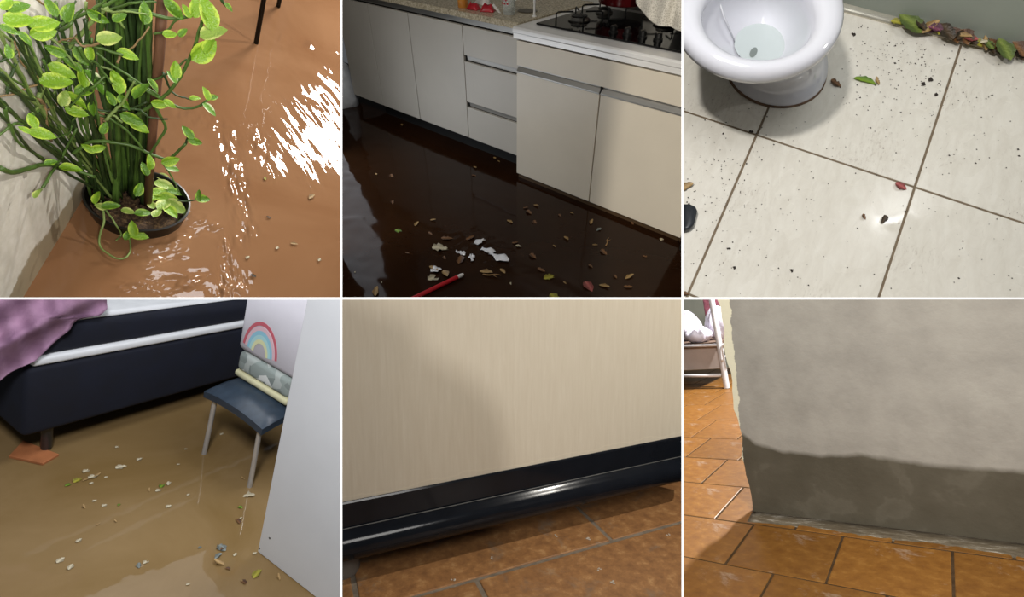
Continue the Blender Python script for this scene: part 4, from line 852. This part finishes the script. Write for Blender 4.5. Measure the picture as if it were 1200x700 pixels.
for x, y, s in ((690, 632, 4), (652, 628, 3), (702, 668, 3), (718, 683, 4), (782, 627, 3), (575, 655, 3), (530, 680, 3)):
    p = H.fl(x, y, .001); q = MB()
    for _ in range(4): crumb(q, p + Vector((rnd.uniform(-.006, .006), rnd.uniform(-.006, .006), 0)), s / 900)
    single(H, 'mortar_crumb', q, mat('pale_mortar', 'a59a8c', .8), tuple(p), 'small pale crumb of mortar ' + where(x, y, ((690, 632, 'where two tile joints meet'), (710, 675, 'on the open terracotta tile'), (782, 627, 'beside the long tile joint'), (652, 628, 'on the tile edge before the wardrobe'), (550, 668, 'on the tile nearest the wardrobe foot'))), 'crumb', 'mortar crumbs before the wardrobe')
# unseen board added behind the viewer, shaped to shade the panel
sil = [(410, 345), (440, 362), (470, 372), (487, 384), (493, 405), (510, 420), (545, 440), (572, 462), (588, 492), (595, 530), (598, 580), (598, 640), (380, 640), (340, 640), (340, 345)]
LP = Vector((1.15, -1.5, 1.45))
b = MB(); ring = [H.on(x, y, 1, YF) for x, y in sil]; k = .50
b.prism([LP + (p - LP) * k for p in ring], (0, -.05, 0))
SB = single(H, 'shadow_board', b, mat('shadow_board_brown', '7a6248', .9), tuple(LP + (ring[10] - LP) * k), 'unseen board added to cast a rounded shadow on the wardrobe', 'board'); SB['off_view'] = 1
H.lamp('AREA', tuple(LP), (.7, YF, .3), 21, .09, (1, .97, .92))
H.lamp('AREA', (1.5, .75, 1.9), (.8, 1.2, 0), 20, .05, (1, .95, .86))
H.lamp('AREA', (.4, -.5, 1.8), (.7, YF, .4), 18, .8, (1, .97, .93))
# ================================================================== PASSAGE WITH DAMP WALL
G = DAMP
YW = 1.84; XL = -.606
def dampwall():
    t = NT('grey_wall_with_damp_band'); v = t.co(); s_ = t.sep(v); x, z = s_[0], s_[2]
    n = t.noise(v, 9, 6, .6); n2 = t.noise(v, 3.5, 4, .6); base = t.ramp(n, [(.3, lin('8f8a82')), (.6, lin('a19c93')), (.8, lin('aaa69c'))]); base = t.mix(t.math('MULTIPLY', n2, .35), base, lin('8c877b'))
    u = t.math('DIVIDE', x, .9, True)                      # 0 at the wall's end
    hline = t.ramp(u, [(0, (.285,) * 3), (.05, (.245,) * 3), (.14, (.222,) * 3), (.27, (.213,) * 3), (.39, (.224,) * 3), (.55, (.203,) * 3), (.8, (.198,) * 3), (1, (.2,) * 3)])
    d = t.math('SUBTRACT', z, t.math('ADD', hline, t.math('MULTIPLY', t.math('SUBTRACT', t.noise(v, 14, 4), .5), .018)))
    wet = t.ramp(t.math('ADD', t.math('MULTIPLY', d, 12), .5), [(.36, (1,) * 3), (.56, (0,) * 3)])
    pat = t.noise(v, 8, 4, .5, .2); dk = t.ramp(pat, [(.35, lin('4e483b')), (.56, lin('565043')), (.60, lin('5e584b')), (.75, lin('575144'))])
    col = t.mix(wet, base, dk)
    pe = t.math('SUBTRACT', t.math('ADD', t.math('MULTIPLY', t.math('SUBTRACT', z, .21), .075), t.math('MULTIPLY', t.math('SUBTRACT', t.noise(v, 22, 5, .7), .5), .03)), x)
    peel = t.ramp(t.math('ADD', t.math('MULTIPLY', pe, 60), .5), [(.45, (0,) * 3), (.55, (1,) * 3)])
    col = t.mix(peel, col, lin('dcd6bc'))
    t.set(col, .75, 0, .3); t.bump(t.math('ADD', t.noise(v, 60, 5, .6), t.math('MULTIPLY', peel, -.6)), .25, .004); return t.m
b = MB(); rr = random.Random(5); zs = [i / 40 * 1.3 for i in range(41)]; ring = []
for i, z in enumerate(zs):
    e = rr.uniform(-.004, .004) + (.004 * math.sin(z * 30)); ring.append([Vector((XL + e, YW, z)), Vector((.7, YW, z)), Vector((.7, YW + .14, z)), Vector((XL + e, YW + .14, z))])
b.loft(ring); single(G, 'wall_front', b, dampwall(), (XL, YW, 0), kind='structure')
# cement fillet at the wall's foot
def fillet():
    t = NT('limed_cement_fillet'); v = t.co((1, 4, 4)); n = t.noise(v, 16, 6, .75); c = t.ramp(n, [(.35, lin('4f4434')), (.55, lin('6b604e')), (.66, lin('a39c90')), (.78, lin('d6d2c8'))]); t.set(c, .6); t.bump(n, .6, .006); return t.m
P = []
for i in range(61):
    x = XL + .002 + i / 60 * 1.1; w = .088 + .010 * math.sin(x * 17) + rr.uniform(-.006, .006)
    P.append([Vector((x, YW + .002, .008)), Vector((x, YW - w * .4, .004)), Vector((x, YW - w, -.004))])
single(G, 'trim_1', MB().sheet(P, (0, 0, -.008)), fillet(), (XL, YW, 0), kind='structure', smooth=True)
m_t6 = terracotta('ochre_terracotta_tile', '6f4517', '835722', '9a6e35', 'a89684', (3, 1, 0), .585)
gf = root(G, 'floor', (-.6, 2.0, 0), None, None, kind='structure')
part(G, 'mortar_bed', MB().box((-3.6, .8, -.03), (1.2, 6.4, -.0012)), mat('dark_mortar', '4a3a2a', 1.0, spec=0, var=.35, vscale=25), gf)
TW = .2475
def xs(o, lo, hi):
    k0 = math.floor((lo - o) / TW); return [o + TW * k for k in range(k0, math.ceil((hi - o) / TW) + 1)]
rows = [(.84, 1.14, xs(-.33, -.8, .3)), (1.14, 1.46, xs(-.452, -.9, .3)), (1.46, 1.755, xs(-.330, -1.0, .4)), (1.755, 2.085, xs(-.705, -1.3, .2)), (2.085, 2.425, xs(-.87, -1.5, -.2)), (2.425, 2.78, xs(-1.07, -1.6, -.3)), (2.78, 3.195, xs(-1.18, -1.8, -.5)), (3.195, 3.66, xs(-1.3, -2.1, -.6)), (3.66, 4.13, xs(-1.42, -2.3, -.7)), (4.13, 4.6, xs(-1.5, -2.5, -.9)), (4.6, 5.1, xs(-1.6, -2.8, -1.0)), (5.1, 5.6, xs(-1.7, -3, -1.1))]
tiles(G, gf, rows, m_t6, .0042, jit=.001, seed=9)
# back room
b = MB().box((-3.8, 5.6, -.03), (.2, 5.7, 2.4)); single(G, 'wall_back', b, mat('sage_grey_wall', '8b8c80', .7, var=.06), (-1.8, 5.6, 0), kind='structure')
m_wm = mat('white_painted_steel', 'd8d9dc', .4, var=.05)
BD = root(G, 'metal_bed', (-1.75, 4.4, 0), 'white tubular metal bed frame in the room behind the damp wall', 'bed')
yb = 4.32; bl = G.on(852, 455, 1, yb); bt = G.on(834, 352, 1, yb); dx = (bt.x - bl.x) / (bt.z - bl.z)
part(G, 'post', MB().tube([bl, bl + Vector((dx, 0, 1)) * 1.15], .024, 14), m_wm, BD, smooth=True, autosmooth=50)
part(G, 'post', MB().tube([bl + Vector((-.10, .75, 0)), bl + Vector((-.10 + dx, .75, 1.1))], .024, 12), m_wm, BD, smooth=True, autosmooth=50)
part(G, 'post', MB().tube([bl + Vector((-1.0, 0, 0)), bl + Vector((-1.0, 0, 1.1))], .024, 12), m_wm, BD, smooth=True, autosmooth=50)
part(G, 'side_rail', MB().tube([G.on(846, 404, 1, yb), G.on(780, 407, 1, yb)], .012, 10), m_wm, BD, smooth=True)
part(G, 'lower_rail', MB().tube([G.on(845, 440, 1, yb), G.on(780, 441, 1, yb)], .014, 10), m_wm, BD, smooth=True)
q = [G.on(x, y, 1, yb - .02) for x, y in ((846, 424), (845, 410), (848, 404), (853, 402), (862, 402))]; part(G, 'corner_loop', MB().tube(spline(q, 5), .010, 10), m_wm, BD, smooth=True)
q = [G.on(x, y, 1, yb + .02) for x, y in ((846, 418), (852, 418), (862, 418))]; part(G, 'cross_rail', MB().tube(q, .008, 8), m_wm, BD, smooth=True)
b = MB().box((-2.7, yb + .05, .16), (-1.50, yb + .09, .355)); part(G, 'side_cloth', b, mat('pinkish_grey_cloth', 'b5a8a0', .9, var=.12, vscale=8), BD)
b = MB().box((-2.7, yb + .02, .352), (-1.49, 5.3, .385)); part(G, 'mattress_board', b, mat('bed_board', '6f5a4c', .8), BD, bevel=.005)
def bag(px, py, w, h_, dep, label, m, seed):
    r2 = random.Random(seed); c = G.on(px, py, 1, yb + dep); c.z = .386; rings = []
    ph = [r2.uniform(0, 6) for _ in range(6)]
    for t_ in [i / 9 for i in range(10)]:
        rr_ = math.sin(math.pi * (.12 + .80 * t_)) ** .7; z = c.z + h_ * t_
        rings.append([Vector((c.x + w * rr_ * math.cos(a) * (1 + .12 * math.sin(5 * a + ph[0] + 4 * t_) + .07 * math.sin(11 * a + ph[1] - 6 * t_)), c.y + w * .8 * rr_ * math.sin(a) * (1 + .12 * math.sin(4 * a + ph[2] + 5 * t_)), z + .015 * math.sin(7 * a + ph[3]) * t_)) for a in [2 * math.pi * k / 40 for k in range(40)]])
    single(G, 'plastic_bag', MB().loft(rings), m, tuple(c), label, 'bag', smooth=True)
m_pb = mat('white_plastic_bag', 'd9d5e2', .35, var=.06, vscale=12, bump=.5, bscale=10, bdist=.03)
bag(806, 405, .15, .27, .42, 'large bulging white plastic bag at the back of the metal bed', m_pb, 1)
bag(820, 406, .11, .13, .10, 'small crumpled white plastic bag at the edge of the metal bed', m_pb, 2)
bag(847, 405, .11, .28, .28, 'white plastic bag standing behind the post of the metal bed', m_pb, 3)
p = G.on(842, 356, 1, yb + .55); b = MB().box((p.x - .13, yb + .50, .387), (p.x + .13, yb + .60, p.z + .25)); single(G, 'red_cushion', b, mat('dark_red_pattern', '6b3440', .9, var=.5, vscale=30), (p.x, yb + .55, .387), 'dark red patterned cushion propped up behind the white bags', 'cushion', bevel=.03, seg=3, smooth=True)
# dark floor underneath
G.lamp('AREA', (.5, .1, 2.0), (-.2, 1.84, .3), 84, .6, (1, .985, .95))
G.lamp('AREA', (-.35, 4.2, 2.2), (-1.1, 2.4, 0), 215, .12, (1, .99, .97))
G.lamp('AREA', (-1.2, 3.6, 2.3), (-1.6, 4.4, 0), 15, .5, (1, .97, .95))
# ------------------------------------------------------------------ partition walls between the six places
PART = bpy.data.collections.new('partitions'); SC.collection.children.link(PART)
m_part = mat('partition_white_paint', 'fbfbfb', .7, var=.01)
m_side = mat('partition_grey_paint', '8c8a86', .8, var=.03)
def camw(x, y, z): return CAM_LOC + CAMM @ Vector(((x - 600) / F * z, (y - 350) / F * z, z))
def partition(name, q, z0=1.08, z1=7.0, k=.8):
    """q: the wall's front edge as four frame points; it runs back from the front edge between two rooms."""
    cx = sum(p[0] for p in q) / 4; cy = sum(p[1] for p in q) / 4; vertical = abs(q[1][0] - q[0][0]) < abs(q[2][1] - q[1][1])
    back = [((cx + (x - cx) * k, y) if vertical else (x, cy + (y - cy) * k)) for x, y in q]
    b = MB(); b.loft([[camw(x, y, z0) for x, y in q], [camw(x, y, z1) for x, y in back]])
    o = bpy.data.objects.new(name, b.mesh(name)); PART.objects.link(o); o.data.materials.append(m_part); o.data.materials.append(m_side); o['kind'] = 'structure'
    for p in o.data.polygons: p.material_index = 0 if len(p.vertices) == 4 and all((CAMM.transposed() @ (o.data.vertices[i].co - CAM_LOC)).z < z0 + .01 for i in p.vertices) else 1
    return o
wp1 = partition('wall_partition_1', [(398.7, -260), (401.1, -260), (401.1, 900), (398.7, 900)])
partition('wall_partition_2', [(798.6, -260), (801.0, -260), (801.0, 900), (798.6, 900)])
wp3 = partition('wall_partition_3', [(-260, 348.7), (-260, 351.1), (1460, 351.1), (1460, 348.7)])
_d = bpy.data.lights.new('partition_lamp', 'POINT'); _o = bpy.data.objects.new('partition_lamp', _d); SC.collection.objects.link(_o)
_o.location = CAM_LOC + Vector((0, -.3, .35)); _d.energy = 150; _d.shadow_soft_size = .1
_o.light_linking.receiver_collection = PART; _o.light_linking.blocker_collection = PART

# ------------------------------------------------------------------ each place ends at its partition walls
bpy.context.view_layer.update()
def trim(room):
    x0, y0, x1, y1 = room.rect; planes = []
    o = CAM_LOC
    def pln(a, b, inside):
        n = (camw(*a, 1) - o).cross(camw(*b, 1) - o).normalized()
        if n.dot(camw(*inside, 1) - o) < 0: n = -n
        planes.append(n)
    c = ((x0 + x1) / 2, (y0 + y1) / 2)
    if x0 > 1: pln((x0, y0), (x0, y1), c)
    if x1 < 1199: pln((x1, y0), (x1, y1), c)
    if y0 > 1: pln((x0, y0), (x1, y0), c)
    if y1 < 699: pln((x0, y1), (x1, y1), c)
    for ob in list(room.col.objects):
        if ob.type != 'MESH' or ob.get('off_view'): continue
        mw = ob.matrix_world; me = ob.data
        co = np.empty(3 * len(me.vertices), dtype=np.float32); me.vertices.foreach_get('co', co); co = co.reshape(-1, 3)
        m = np.array(mw); wc = co @ m[:3, :3].T + m[:3, 3] - np.array(o)
        cut = [n for n in planes if (wc @ np.array(n)).min() < -1e-4]
        if not cut: continue
        if any((wc @ np.array(n)).max() < 1e-4 for n in cut):
            if not ob.children: bpy.data.objects.remove(ob)
            continue
        if me.users > 1: ob.data = me = me.copy()
        inv = mw.inverted(); bm = bmesh.new(); bm.from_mesh(me)
        for n in cut:
            pc = inv @ o; nn = (inv.to_3x3() @ n).normalized()
            r = bmesh.ops.bisect_plane(bm, geom=bm.verts[:] + bm.edges[:] + bm.faces[:], plane_co=pc, plane_no=nn, clear_inner=True, dist=1e-5)
            if len(bm.faces) < 20000:
                es = [e for e in r['geom_cut'] if isinstance(e, bmesh.types.BMEdge)]
                if es:
                    try: bmesh.ops.edgeloop_fill(bm, edges=es)
                    except Exception: pass
        if not bm.faces and not ob.children: bm.free(); bpy.data.objects.remove(ob); continue
        bm.to_mesh(me); bm.free()
for _r in (PATIO, KITCHEN, BATH, BED, HALL, DAMP): trim(_r)
for _ob in list(SC.objects):
    for k in ('base', 'off_view'):
        if k in _ob: del _ob[k]
